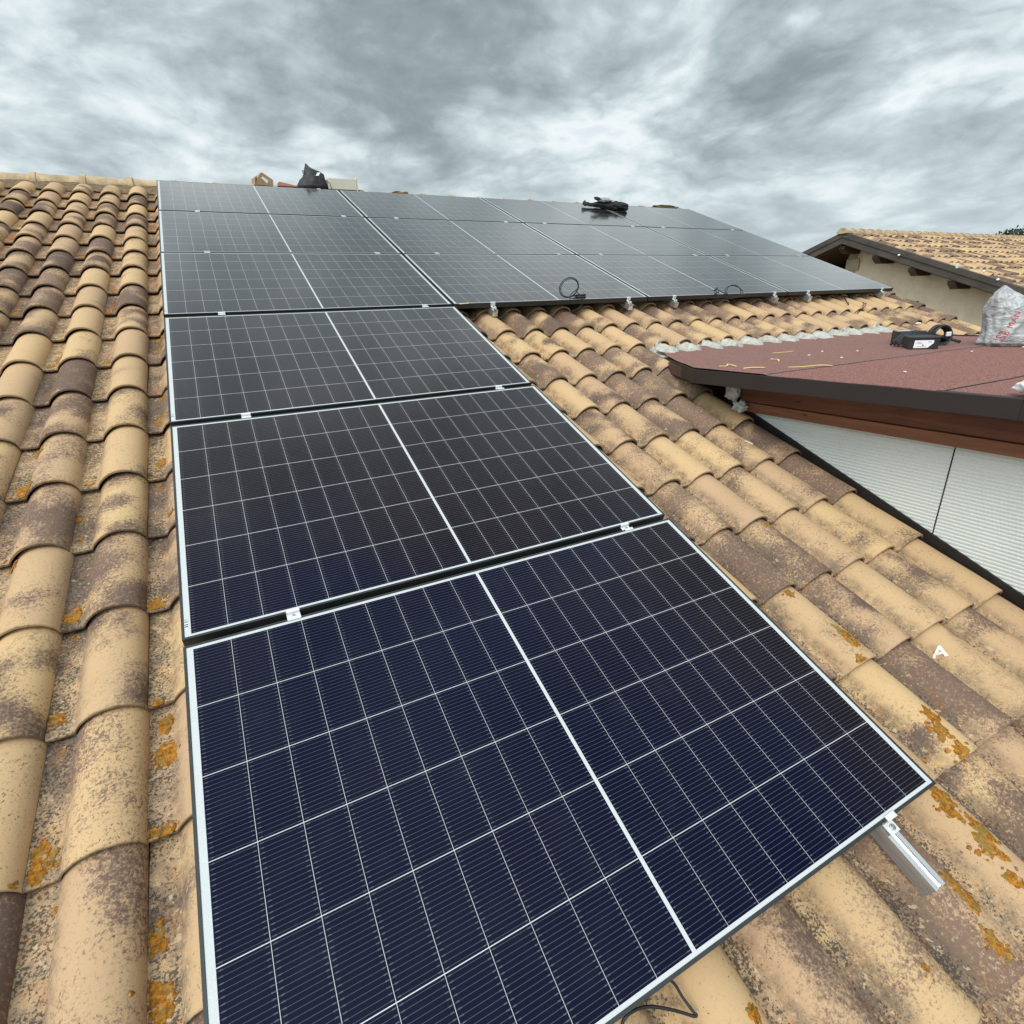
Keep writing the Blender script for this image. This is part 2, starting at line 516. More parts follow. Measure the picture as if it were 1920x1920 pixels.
# the nitride coating turns from navy to plum as it is seen more obliquely
fac0 = t.n('ShaderNodeLayerWeight', ins={0: 0.5}).outputs['Facing']
blue = t.ramp(t.m('ADD', fac0, t.m('MULTIPLY', t.m('SUBTRACT', t.noise(ov, 1.2, 2, 0.5), 0.5), 0.45)), 0.16, 0.44, 1.0, 0.0)
cellid = t.m('ADD', t.m('MULTIPLY', t.m('FLOOR', ci), 7.31), t.m('MULTIPLY', t.m('FLOOR', cj), 3.17))
cv = t.n('ShaderNodeTexWhiteNoise', noise_dimensions='1D', ins={'W': cellid}).outputs[0]
ccol = t.mix(blue, (0.0055, 0.0026, 0.0046), (0.0004, 0.0018, 0.0165))
ccol = t.mix(t.m('MULTIPLY', cv, 0.08), ccol, (0.007, 0.005, 0.010))
ccol = t.mix(wire, ccol, (0.075, 0.075, 0.092))
ccol = t.mix(t.m('MAXIMUM', pad, pad2), ccol, (0.085, 0.085, 0.10))
back = t.mix(t.noise(oc, 300, 2, 0.5), (0.46, 0.48, 0.49), (0.57, 0.59, 0.59))
col = t.mix(cell, back, ccol)
dust = t.noise(ov, 7, 6, 0.65)
fog = t.noise(ov, 420, 2, 0.5)
col = t.mix(t.m('ADD', t.ramp(dust, 0.50, 0.85, 0.0, 0.012), t.ramp(fog, 0.45, 0.75, 0.0, 0.002)), col, (0.55, 0.55, 0.52))
# anti-reflective textured glass: hardly any mirror straight on, a strong soft one at grazing angles
p = t.n('ShaderNodeBsdfPrincipled', ins={'Base Color': col, 'Roughness': 0.16, 'Specular IOR Level': 0.06})
lw = t.n('ShaderNodeLayerWeight', ins={0: 0.5}).outputs['Facing']
fr_ = t.m('MULTIPLY', t.m('ADD', t.m('POWER', lw, 4.1), 0.004), 0.92)
gl = t.n('ShaderNodeBsdfGlossy', ins={'Color': (1.0, 0.985, 0.97, 1), 'Roughness': t.ramp(dust, 0.3, 0.8, 0.10, 0.16)})
ms = t.n('ShaderNodeMixShader', ins={0: fr_, 1: p.outputs[0], 2: gl.outputs[0]})
t.n('ShaderNodeOutputMaterial', ins={0: ms.outputs[0]})

# sticker with a bar code
m, t = mat('barcode_sticker'); M['barcode'] = m
oc = t.n('ShaderNodeTexCoord').outputs['Object']
wn = t.n('ShaderNodeTexWhiteNoise', noise_dimensions='1D', ins={'W': t.m('FLOOR', t.m('MULTIPLY', t.xyz(oc)[1], 700.0))}).outputs[0]
finish(t, t.mix(t.m('GREATER_THAN', wn, 0.5), (0.7, 0.7, 0.7), (0.03, 0.03, 0.03)), 0.6)

# leaves of the far wood
m, t = mat('dark_wood_foliage'); M['leaf'] = m
oc = t.n('ShaderNodeTexCoord').outputs['Object']
col = t.mix(t.noise(oc, 0.5, 4, 0.6), (0.020, 0.034, 0.016), (0.050, 0.070, 0.030))
finish(t, col, 0.8)

# ------------------------------------------------------------------ ground and hill
MB().grid(40, 40, lambda a, b: ((a - .5) * 5000, (b - .5) * 5000, 0)).build('ground', M['grass'], fix=False)['kind'] = 'structure'


def sm01(t_):
    t_ = max(0.0, min(1.0, t_))
    return t_ * t_ * (3 - 2 * t_)


def hill_z(x, y):
    return 20.8 * sm01((x - 165) / 62) * sm01((116 - y) / 26) * sm01((620 - x) / 200) + 2.2 * fbm((x / 60, y / 60, 2.2), 3)


hl = MB().grid(40, 40, lambda a, b: (110 + a * 480, -160 + b * 520, hill_z(110 + a * 480, -160 + b * 520) - 2.5)).build('hill', M['grass'], smooth=True)
hl['kind'] = 'structure'
fo = MB()
rr = random.Random(4)
for i in range(620):
    x = rr.uniform(212, 330); y = rr.uniform(-60, 104)
    z = hill_z(x, y) - 3
    h = rr.uniform(6, 9.5); cr_ = rr.uniform(2.6, 4.2)
    fo.tube([(x, y, z), (x, y, z + h * .6)], [.3, .15], 5)
    for k in range(150):
        d = Vector((rr.gauss(0, 1), rr.gauss(0, 1), rr.gauss(0, .8))).normalized() * rr.uniform(.55, 1.05)
        p = Vector((x, y, z + h * .68)) + Vector((d.x * cr_, d.y * cr_, d.z * h * .36))
        a = Vector((rr.uniform(-1, 1), rr.uniform(-1, 1), rr.uniform(-1, 1))).normalized()
        b = a.cross(Vector((rr.uniform(-1, 1), rr.uniform(-1, 1), rr.uniform(-1, 1)))).normalized()
        q = rr.uniform(.30, .60)
        fo.add([p - a * q, p + b * q * .7, p + a * q, p - b * q * .7], [(0, 1, 2, 3)])
tag(fo.build('wood', M['leaf'], fix=False), 'dark wood covering the hill beyond the neighbouring ridge', 'woodland', kind='stuff')

# ------------------------------------------------------------------ roof tiles
TP, TE = 0.2222, 0.3560            # cover width, exposure
U0, V0 = -0.118, 0.006            # right edge of a hump, lower lip of a course
NP = -0.156                       # pan level below the glass
HH = 0.061
TILT = 0.0255


def prof(s):
    """height over the pan, s from left seam"""
    c, rr_, rl_ = 0.147, 0.0752, 0.086
    dish = 0.0035 * (1 - min(1, abs(s - .032) / .032) ** 2) * -1
    if s >= c:
        q = min(1.0, (s - c) / rr_)
        return 0.006 + (HH - 0.006) * (1 - q ** 2.2) ** 0.52
    q = (c - s) / rl_
    if q >= 1:
        return dish
    return dish * 0 + HH * (1 - q ** 2.0) ** 0.80


def tile_field(name, cols, rows, keep, parent, material, seed=1, fine=True, clip=None, jit=1.0, u0=U0, v0=V0, n0=NP):
    rg = np.random.default_rng(seed)
    ss = [0, .012, .030, .048, .059, .064, .070, .077, .086, .096, .108, .120, .134, .147, .160, .172, .184, .195, .204, .212, .2185, .2222] if fine else \
         [0, .03, .055, .08, .105, .125, .147, .17, .19, .208, .2222]
    hs = [prof(s) for s in ss]
    # ring along the tile: (y, dz)
    ys = [(0.0035, -0.0130), (0.0, -0.0105), (0.0, -0.0035), (0.0030, -0.0006), (0.010, 0.0), (0.12, 0), (0.24, 0), (0.385, 0)] if fine else \
         [(0.0, -0.014), (0.0, -0.002), (0.006, 0), (0.385, 0)]
    ns = len(ss) + 1; ny = len(ys)
    V = []; F = []; T = []; Rn = []
    info = {}
    for c in cols:
        for r in rows:
            if not keep(c, r):
                continue
            ul = u0 + (c - 1) * TP; vb = v0 + r * TE
            rnd = rg.random(3)
            dz = rg.normal(0, 0.0011) * jit; yaw = rg.normal(0, 0.0045) * jit; dv = rg.normal(0, 0.0022) * jit; du = rg.normal(0, .0012) * jit
            roll = rg.normal(0, .006) * jit
            info[(c, r)] = (dz, yaw, dv, du)
            ytop = 0.385; ybot = 0.0
            if clip:
                lo, hi = clip(c, r)
                ybot = max(0.0, lo - vb); ytop = min(ytop, hi - vb)
            if ytop - ybot < .01:
                continue
            k = len(V)
            for (y, e) in ys:
                yy_ = y
                if ybot > 0 and y < ybot:
                    yy_ = ybot
                yy_ = min(yy_, ytop)
                tz = TILT * (1 - yy_ / TE)
                wob = 0.0008 * math.sin(yy_ * 17 + c * 1.7 + r) * jit
                for i, s in enumerate(ss):
                    h = hs[i]
                    x = s
                    z = h + tz + e + wob
                    ch = 0.0014 * noise.noise(Vector((s * 60 + c * 3.1, r * 7.7, 0))) * jit if y < .011 else 0
                    V.append((ul + du + x - yaw * (yy_ - .17), vb + dv + yy_ + ch + yaw * (x - .11), n0 + dz + z + roll * (x - .11)))
                    T.append((s / TP, yy_ / TE, h / HH)); Rn.append(rnd)
                # right side skirt
                V.append((ul + du + TP + .0003 - yaw * (yy_ - .17), vb + dv + yy_, n0 + dz - 0.006 + tz + e * .3))
                T.append((1.0, yy_ / TE, 0)); Rn.append(rnd)
            for j in range(ny - 1):
                for i in range(ns - 1):
                    a = k + j * ns + i
                    F.append((a, a + 1, a + 1 + ns, a + ns))
    me = bpy.data.meshes.new(name)
    me.from_pydata(V, [], F)
    at = me.attributes.new('tuv', 'FLOAT_VECTOR', 'POINT'); at.data.foreach_set('vector', np.array(T, dtype=np.float32).ravel())
    at = me.attributes.new('trand', 'FLOAT_VECTOR', 'POINT'); at.data.foreach_set('vector', np.array(Rn, dtype=np.float32).ravel())
    me.materials.append(material)
    me.polygons.foreach_set('use_smooth', [True] * len(me.polygons))
    me.set_sharp_from_angle(angle=R(48))
    o = bpy.data.objects.new(name, me)
    C.objects.link(o)
    o.parent = parent
    return o, info


# our house
house = empty('house', (0, 0, 0))
tag(house, 'house whose sandy tiled slope carries the solar panels and a red felt dormer', 'house')
slope = empty('tiled_slope', wp(0, 0, 0), ROOF_ROT, house)
CMIN, CMAX = -19, 33               # columns: u from -4.5 to about 7.1
RMIN, RMAX = -7, 19
VD = 2.775                         # where the dormer felt meets the slope
DU0, DU1 = 2.995, 5.90


def col_u(c):
    return U0 + c * TP


def under_dormer(c, r):
    ul = col_u(c - 1)
    return ul > DU0 - .06 and ul + TP * .5 < DU1 and V0 + (r + 1) * TE <= VD


def clipf(c, r):
    ul = col_u(c - 1)
    if ul > DU0 - .06 and ul + TP * .5 < DU1 and V0 + r * TE < VD:
        return VD, 99
    return -99, 7.15


tiles, TI = tile_field('roof_tiles', range(CMIN, CMAX + 1), range(RMIN, RMAX + 1), lambda c, r: not under_dormer(c, r), slope, M['tile'], 3, True, clipf)


def surf(u, v):
    """height n of the tiled surface"""
    c = math.floor((u - U0) / TP) + 1
    r = math.floor((v - V0) / TE)
    dz = TI.get((c, r), (0,))[0]
    s = u - col_u(c - 1)
    return NP + prof(s) + TILT * (1 - (v - V0 - r * TE) / TE) + dz


uL, uR = col_u(CMIN - 1), col_u(CMAX)
vB = V0 + RMIN * TE
mb = MB().box((uL + .03, vB + .06, NP - .10), (DU0 - .02, 7.30, NP - .022)).box((DU1 + .02, vB + .06, NP - .10), (uR - .02, 7.30, NP - .022)).box((DU0 - .02, VD + .02, NP - .10), (DU1 + .02, 7.30, NP - .022))
mb.build('roof_deck', M['underlay'], slope)

# ridge: mortar bed and half-round caps with a raised collar
VR = 7.41


def bedf(a, b):
    u = uL + a * (uR - uL)
    v = 7.07 + b * 0.36
    z = NP + 0.012 + 0.028 * max(0, b - .12) ** 0.8 + 0.008 * fbm((u * 5, v * 9, 0), 4)
    return (u, v, z)


MB().grid(420, 12, bedf).build('ridge_mortar', M['ridge_mortar'], slope, smooth=True, fix=False)
caps = MB()
u = uL; i = 0
while u < uR - .1:
    nsg = 12
    for (a, b, r0, r1) in ((-.015, .395, .096, .084), (.352, .402, .105, .105)):
        vs = []
        for (xx, rad) in ((u + a, r0), (u + b, r1)):
            for k in range(nsg + 1):
                t_ = PI * (k / nsg)
                vs.append((xx, VR + 1.12 * rad * math.cos(t_), NP - .020 + rad * math.sin(t_) * 1.0 + .003 * math.sin(i * 2.1)))
        fs = [(k, k + 1, k + nsg + 2, k + nsg + 1) for k in range(nsg)] + [tuple(range(nsg + 1)), tuple(range(nsg + 1, 2 * nsg + 2))]
        caps.add(vs, fs)
    u += .394; i += 1
# phase so that the collars stand where the photograph has them
capo = caps.build('ridge_caps', M['ridge'], slope, smooth=True, angle=40)
capo.location = ((-.654 - (uL + .377)) % .394 - .394 + .0, 0, 0)

# back slope, walls
bk = MB()
yr, zr = wp(0, VR, NP)[1], wp(0, VR, NP)[2]
bk.extr([(yr, zr - .03), (yr + 6.5, zr - .03 - 6.5 * .394), (yr + 6.5, zr - .15 - 6.5 * .394), (yr, zr - .15)], uL, uR, 0)
bk.build('rear_slope', M['ridge'], house)
ye = wp(0, vB, NP)[1]; ze = wp(0, vB, NP)[2]
wl = MB()
y0w, y1w = ye + .5, yr + 6.0
wl.extr([(y0w, 0), (y1w, 0), (y1w, zr - .16 - 6.0 * .394), (yr, zr - .16), (y0w, zr - .16 - (yr - y0w) * .394)], uL + .3, uR - .3, 0)
wl.build('wall', M['plaster'], house)
gt = MB()
gt.tube([(uL, ye - .07, ze - .06), (uR, ye - .07, ze - .06)], .065, 10)
gt.build('gutter', M['flash'], house, smooth=True)
# thin dark verge strip on the right edge
vg = MB()
for r in range(RMIN, RMAX + 1):
    v0 = V0 + r * TE
    vg.box((uR - .004, v0, NP - .09), (uR + .010, v0 + TE - .004, NP + .028 + .004))
    vg.extr([(v0, NP + .036), (v0 + TE - .004, NP + .020), (v0 + TE - .004, NP + .026), (v0, NP + .042)], uR - .012, uR + .034, 0)
vg.build('verge_flashing', M['blackmetal'], slope)

# ------------------------------------------------------------------ dormer
ZM = 0.872                         # felt level
dorm = empty('dormer', wd(DU0, 1.0, ZM), (0, 0, 0), house)
dl = Vector(wd(DU0, 1.0, ZM))


def D(x, y, z):
    p = wd(x, y, z) - dl
    return (p.x, p.y, p.z)


EDGE = [(3.035, 2.55), (2.635, 1.86), (2.725, 0.40), (2.80, -1.45)]
right = [(5.73, -1.45), (5.73, 1.60), (5.86, 2.58)]
felt = MB()


def edge_x(y):
    for (a, b) in zip(EDGE[:-1], EDGE[1:]):
        if b[1] <= y <= a[1]:
            return a[0] + (b[0] - a[0]) * (a[1] - y) / (a[1] - b[1])
    return EDGE[0][0] if y > EDGE[0][1] else EDGE[-1][0]


def right_x(y):
    return 5.73 if y < 1.6 else 5.73 + .15 * (y - 1.6)


yb = [-1.45 + i * (2.66 + 1.45) / 110 for i in range(111)]


def feltf(a, b):
    y = yb[min(110, int(round(b * 110)))]
    x0, x1 = edge_x(y), right_x(y)
    x = x0 + a * (x1 - x0)
    z = ZM + .0035 * fbm((x * 2.2, y * 2.2, 0), 3)
    if y > 2.1:
        z += .020 * ((y - 2.1) / .5) ** 2 * (1 + .8 * fbm((x * 9, y * 7, 3), 3))
    # each lap sits 4 mm over the one below
    z += .006 * (y > 1.418) + .006 * (y > .66)
    return D(x, y, z)


felt.grid(180, 111, feltf)
felt.build('roof_felt', M['felt'], dorm, smooth=True, fix=False)
# lap joints: dark bitumen line at the edge of each sheet
lap = MB()
for yl in (1.418, .66, -.10, -.86):
    pts = []
    for k in range(60):
        a = k / 59
        x = edge_x(yl) + .02 + a * (right_x(yl) - edge_x(yl) - .04)
        pts.append(D(x, yl - .004 + .003 * fbm((x * 4, yl, 0), 2), ZM + (.0095 if yl > .7 else .0035) - (.003 if yl < .5 else 0) + .0035 * fbm((x * 2.2, yl * 2.2, 0), 3)))
    lap.tube(pts, .0028, 5)
lap.build('lap_joint', M['blackmetal'], dorm, smooth=True)
# slab under the felt
pl = [(3.02, 2.60)] + [(x + .012, y) for x, y in EDGE[1:]] + right[:1] + right[1:]
sl_ = MB().prism([D(x, y, 0)[:2] for x, y in pl], D(0, 0, ZM - .075)[2], D(0, 0, ZM - .012)[2])
sl_.build('roof_slab', M['darkwood'], dorm)
# edge flashing following the felt edge
ef = MB()
P = [Vector(D(x, y, ZM)) for x, y in EDGE]
for i in range(len(P) - 1):
    a, b = P[i], P[i + 1]
    d = (b - a).normalized(); nrm = Vector((d.y, -d.x, 0))   # outward
    if nrm.x > 0:
        nrm = -nrm
    o_, i_ = nrm * .006, -nrm * .035
    up_, dn = Vector((0, 0, .0045)), Vector((0, 0, -.072))
    ln = 0
    ext = d * .0
    vs = [a + o_ + up_, b + o_ + up_, b + i_ + up_, a + i_ + up_, a + o_ + dn, b + o_ + dn, b + i_ + dn, a + i_ + dn]
    ef.add(vs, [(0, 1, 2, 3), (4, 7, 6, 5), (0, 4, 5, 1), (1, 5, 6, 2), (2, 6, 7, 3), (3, 7, 4, 0)])
ef.build('edge_flashing', M['flash'], dorm, bevel=.002)
ef2 = MB().extr([(D(0, -1.45, 0)[1], D(0, 0, ZM - .076)[2]), (D(0, 2.1, 0)[1], D(0, 0, ZM - .076)[2]), (D(0, 2.1, 0)[1], D(0, 0, ZM + .02)[2]), (D(0, -1.45, 0)[1], D(0, 0, ZM + .02)[2])], D(5.72, 0, 0)[0], D(5.755, 0, 0)[0], 0)
ef2.build('edge_flashing', M['flash'], dorm, bevel=.002)
# boards under the overhang
MB().box(D(2.950, -1.40, .673), D(3.01, 1.79, .797)).build('fascia_beam', M['beam'], dorm, bevel=.003)
MB().box(D(2.938, -1.40, .618), D(3.01, 1.755, .671)).build('fascia_lath', M['lath'], dorm, bevel=.003)
# ribbed cladding, three sheets with a black joint


def slope_z(y, n):                 # z of the roof plane at depth n for a given y
    v = (y + n * sT) / cT
    return v * sT + n * cT


def sheet(y0, y1):
    mb = MB()
    zt = .620
    pitch = .0165
    yy0, yy1 = y0, y1
    z = zt
    rows_ = []
    k = 0
    while z > -1.0:
        for (dzz, dx_) in ((0, 0), (.42, 0.0), (.52, -.0030), (.90, -.0030)):
            rows_.append((z - dzz * pitch, dx_))
        z -= pitch
    NY = 24
    vs = []; fs = []
    for (z, dx_) in rows_:
        for j in range(NY):
            y = yy0 + (yy1 - yy0) * j / (NY - 1)
            zz = max(z, slope_z(y, NP - .05))
            vs.append(D(3.0 + dx_, y, zz))
    for i in range(len(rows_) - 1):
        for j in range(NY - 1):
            a = i * NY + j
            fs.append((a, a + 1, a + 1 + NY, a + NY))
    mb.add(vs, fs)
    mb.build('cladding_sheet', M['clad'], dorm, fix=False)


sheet(.680, 1.80)
sheet(-.33, .674)
sheet(-1.40, -.336)
MB().box(D(3.006, -1.41, -1.05), D(3.03, 1.80, .60)).build('wall_core', M['blackmetal'], dorm)
MB().box(D(3.02, -1.42, -1.1), D(5.6, -1.36, .78)).build('dormer_front', M['clad'], dorm)
MB().box(D(5.58, -1.36, -1.1), D(5.62, 2.3, .78)).build('dormer_side', M['clad'], dorm)
# black angle flashing at the foot of the cladding, laid along the slope
bf_ = MB()
a0, a1 = vB + .05, 2.02
bf_.extr([(a0, NP - .06), (a1, NP - .06), (a1, NP + .088), (a0, NP + .100)], 2.986, 2.9965, 0)
bf_.extr([(a0, NP + .030), (a1, NP + .030), (a1, NP + .036), (a0, NP + .036)], 2.958, 2.985, 0)
o = bf_.build('base_flashing', M['blackmetal'], dorm)
o.location = wp(0, 0, 0) - dl; o.rotation_euler = ROOF_ROT

# mortar fillet between the tiles and the felt: one ragged tongue per hump
mo = MB()
rg_c = [.2, 1, -.4, .5, .9, -.2, .6]
for c in range(15, 28):
    ul = col_u(c - 1)
    rg = random.Random(c * 13)
    wtop = rg.uniform(2.85, 2.885)
    wl_ = rg.uniform(2.665, 2.70)
    NX, NY = 30, 16
    vs = []; fs = []
    for j in range(NY):
        for i in range(NX):
            s = i / (NX - 1) * (TP + .012) - .004
            u_ = ul + s
            sN = s / TP
            # upper rim: in the pan it climbs, on the crown of the hump it stays low
            crown = math.exp(-((sN - .62) / .22) ** 2)
            top = wtop - .105 * math.exp(-((sN - .80) / .17) ** 2) + .022 * fbm((u_ * 26, c, 0), 4)
            low = wl_ - .030 * math.exp(-((sN - .25) / .2) ** 2) + .035 * rg_c[c % 7] - .035 * math.exp(-((sN - .80) / .2) ** 2) + .035 * fbm((u_ * 20, 4 + c, 0), 4)
            v_ = low + (top - low) * j / (NY - 1)
            h1 = surf(min(u_, ul + TP - .0005), max(v_, V0 + 7 * TE + .001)) if v_ > 2.70 else NP
            ns_ = h1 + .007 + .006 * fbm((u_ * 30, v_ * 30, c), 3)
            # felt plane expressed in the roof frame
            fz = (ZM + .012 - v_ * sT) / cT
            n_ = max(ns_ - .03 * max(0, 2.74 - v_) / .05, fz + .004 + .005 * fbm((u_ * 25, v_ * 25, 0), 2))
            if j in (0, NY - 1) or i in (0, NX - 1):
                n_ -= .014
            vs.append((u_, v_, n_))
    for j in range(NY - 1):
        for i in range(NX - 1):
            a = j * NX + i
            fs.append((a, a + 1, a + 1 + NX, a + NX))
    mo.add(vs, fs)
o = mo.build('mortar_fillet', M['mortar'], dorm, smooth=True, fix=False)
o.location = wp(0, 0, 0) - dl; o.rotation_euler = ROOF_ROT


def blob(name, material, parent, centre, size, seed=0, amp=.35, freq=3.0, sub=4, rot=None, ridged=False):
    bm = bmesh.new()
    bmesh.ops.create_icosphere(bm, subdivisions=sub, radius=1)
    for v in bm.verts:
        d = v.co.normalized()
        q = d * freq + Vector((seed * 3.7, seed * 1.3, seed))
        f = 1 + amp * noise.fractal(q, 1.0, 2.0, 4)
        if ridged:
            f += amp * .6 * abs(noise.noise(q * 2.1))
        v.co = Vector((d.x * size[0] * f, d.y * size[1] * f, d.z * size[2] * f))
    me = bpy.data.meshes.new(name); bm.to_mesh(me); bm.free()
    me.materials.append(material)
    me.polygons.foreach_set('use_smooth', [True] * len(me.polygons))
    o = bpy.data.objects.new(name, me); C.objects.link(o)
    if parent:
        o.parent = parent
    o.location = centre
    if rot:
        o.rotation_euler = rot
    return o


blob('foam_lump', M['foam'], dorm, D(2.93, 1.83, .725), (.028, .045, .048), 2, .35, 1.6, ridged=True)
blob('foam_lump', M['foam'], dorm, D(2.90, 1.745, .648), (.034, .040, .026), 5, .7, 1.8, ridged=True)

# ------------------------------------------------------------------ lichen crusts
LP = [(295, 1134, 16), (310, 1358, 14), (316, 1397, 13), (308, 1358, 10), (315, 1410, 20), (107, 1345, 14), (296, 1318, 13), (77, 1598, 16), (66, 1640, 16),
      (290, 1562, 12), (319, 1550, 12), (321, 1573, 16), (119, 1406, 6), (103, 1706, 9), (286, 1769, 22), (303, 1880, 28), (45, 927, 14), (72, 840, 12),
      (113, 677, 9), (143, 552, 6), (303, 787, 10), (302, 867, 9), (297, 630, 8), (297, 658, 8), (303, 740, 8), (297, 900, 8), (284, 1136, 12), (167, 908, 8),
      (320, 965, 6), (141, 962, 7), (44, 918, 14), (21, 1056, 12), (130, 1155, 10), (135, 1180, 8), (100, 1600, 10), (110, 1618, 8), (92, 1622, 9),
      (1421, 966, 11), (1436, 990, 7), (1517, 1054, 9), (1479, 1109, 8), (1580, 1200, 16), (1614, 1238, 8), (1740, 1349, 14), (1757, 1369, 14),
      (1800, 1409, 13), (1661, 1373, 10), (1762, 1497, 20), (1778, 1520, 14), (1826, 1556, 18), (1850, 1590, 20), (1775, 1655, 22), (1800, 1685, 22), (1815, 1705, 14),
      (1852, 1757, 15), (1866, 1775, 13), (1882, 1790, 12), (1771, 1839, 13), (1728, 1815, 10), (1410, 1903, 16), (1905, 1650, 13), (1268, 898, 6), (1330, 894, 5),
      (1290, 742, 4), (1205, 905, 4), (1180, 830, 4), (1062, 696, 4), (1107, 767, 3)]
KI = np.array([[996.9, 0, 960], [0, 996.9, 960], [0, 0, 1]])


def pix(x, y, n=NP + .01):
    r_ = Rm.T @ np.array([(x - 960) / 996.9, (y - 960) / 996.9, 1.0])
    c_ = np.array([0.2615816, 0.03632469, 1.32321668])
    t_ = (n - c_[2]) / r_[2]
    return c_ + t_ * r_, t_


lich = MB()
rg = random.Random(11)
spots = []
for (x, y, rpx) in LP:
    p, dep = pix(x, y)
    p2, _ = pix(x, y, surf(p[0], p[1]) + .004)
    spots.append((p2[0], p2[1], rpx * dep / 996.9 * 0.9))
for c in range(-8, 33):             # small ones in the pans elsewhere
    for r in range(-3, 19):
        if under_dormer(c, r) or rg.random() > (.42 if c < 1 else .22):
            continue
        if r < 7 and c > 1 and c < 10:
            continue
        spots.append((col_u(c - 1) + rg.uniform(.005, .05), V0 + r * TE + rg.uniform(.012, .07), rg.uniform(.006, .020 if c < 1 else .013)))
for (su, sv, sr) in list(spots):      # crumbs of crust around the larger ones
    if sr > .010:
        for _ in range(5):
            a_ = rg.uniform(0, 6.28); d_ = sr * rg.uniform(1.0, 1.9)
            spots.append((su + d_ * math.cos(a_), sv + d_ * math.sin(a_) * 1.2, sr * rg.uniform(.10, .32)))
for (su, sv, sr) in spots:
    if sr < .0016:
        continue
    if DU0 - .02 < su < DU1 and sv < VD + .02:
        continue
    k = 26 if sr > .006 else 9; rings = 5 if sr > .006 else 2
    sq = rg.uniform(.8, 1.9); sd_ = rg.uniform(0, 99)
    c0 = math.floor((su - U0) / TP); r0 = math.floor((sv - V0) / TE)
    vs = [(su, sv, surf(su, sv) + .0032)]
    for q in range(1, rings + 1):
        for j in range(k):
            t_ = 2 * PI * j / k
            rad = sr * q / rings * (1 + .60 * fbm((math.cos(t_) * 2.2 + sd_, math.sin(t_) * 2.2, q * .12), 5))
            uu = su + rad * math.cos(t_); vv = sv + rad * sq * math.sin(t_) if sr > .012 else sv + rad * math.sin(t_)
            uu = min(max(uu, U0 + c0 * TP + .001), U0 + (c0 + 1) * TP - .002)
            vv = min(max(vv, V0 + r0 * TE + .0015), V0 + (r0 + 1) * TE - .004)
            vs.append((uu, vv, surf(uu, vv) + (.0030 + .0012 * fbm((uu * 90, vv * 90, 0), 2) if q < rings else -.0005)))
    fs = [(0, 1 + j, 1 + (j + 1) % k) for j in range(k)]
    for q in range(rings - 1):
        for j in range(k):
            a = 1 + q * k + j; b = 1 + q * k + (j + 1) % k
            fs.append((a, a + k, b + k, b))
    lich.add(vs, fs)
o = lich.build('lichen', M['lichen'], slope, smooth=True, fix=False)
o['kind'] = 'stuff'

# ------------------------------------------------------------------ solar panels
ROWG = .026
COLG = .013


def make_panel():
    root = empty('solar_panel')
    L, T_ = .0075, .035
    fr = MB()
    for (x0, y0, x1, y1) in ((0, 0, PW, L), (0, PH - L, PW, PH), (0, L, L, PH - L), (PW - L, L, PW, PH - L)):
        fr.box((x0, y0, -T_), (x1, y1, 0))
    for (x0, y0, x1, y1) in ((L, L, PW - L, .03), (L, PH - .03, PW - L, PH - L)):
        fr.box((x0, y0, -T_), (x1, y1, -T_ + .0015))
    fr.build('frame', M['frame'], root, bevel=.0007)
    g_ = MB().box((L - .002, L - .002, -.0065), (PW - L + .002, PH - L + .002, -.0012))
    g_.build('laminate', M['pv'], root)
    MB().box((L + .0015, .030, -.0012), (L + .0095, .075, -.0007)).build('barcode_label', M['barcode'], root)
    return root


def copy_tree(o, parent=None):
    c = o.copy(); C.objects.link(c)
    c.parent = parent
    for ch in list(o.children):
        copy_tree(ch, c)
    return c


DU = [0, -.0019, -.0048, -.0072, -.0059, -.0043]
DV = [0, -.0023, .0002, .0147, .0006, -.0038]
place = [(0, 0), (0, 1), (0, 2)] + [(c, r) for r in (3, 4, 5) for c in range(4)]
lab = {
    (0, 0): 'nearest solar panel, with a cut rail end poking out below it',
    (0, 1): 'solar panel second from the bottom of the lone column',
    (0, 2): 'solar panel third from the bottom of the lone column, touching the wide block',
    (0, 3): 'solar panel at the lower left corner of the wide three-row block',
    (1, 3): 'bottom row panel of the wide block with the upright black cable loop on its edge',
    (2, 3): 'bottom row panel of the wide block with the flat twisted cable loop at its edge',
    (3, 3): 'solar panel at the lower right corner of the array nearest the neighbouring wall',
    (0, 4): 'left end panel of the middle row of the wide block beside the bare tiles',
    (1, 4): 'second panel from the left in the middle row of the wide block',
    (2, 4): 'third panel from the left in the middle row of the wide block',
    (3, 4): 'right end panel of the middle row of the wide block',
    (0, 5): 'top left solar panel below the cardboard box and black bag at the ridge',
    (1, 5): 'second panel of the top row, with the pale carton behind its upper left corner',
    (2, 5): 'top row solar panel with the dark fabric bundle lying across its right end',
    (3, 5): 'top right solar panel at the far end of the ridge row',
}
proto = make_panel()
for i, (c, r) in enumerate(place):
    o = proto if i == 0 else copy_tree(proto)
    o.location = wp(c * (PW + COLG) + DU[r], r * (PH + ROWG) + DV[r], 0)
    o.rotation_euler = ROOF_ROT
    tag(o, lab[(c, r)], 'solar panel', 'solar panels mounted on the tiled slope')
# loose serial label stuck on the upper frame side of the nearest panel
MB().box((.155, PH + .0006, -.021), (.215, PH + .0012, -.009)).build('serial_label', simple('grey_sticker', (.42, .42, .43), .5, bstr=.8), proto)

# ------------------------------------------------------------------ rails with clamps


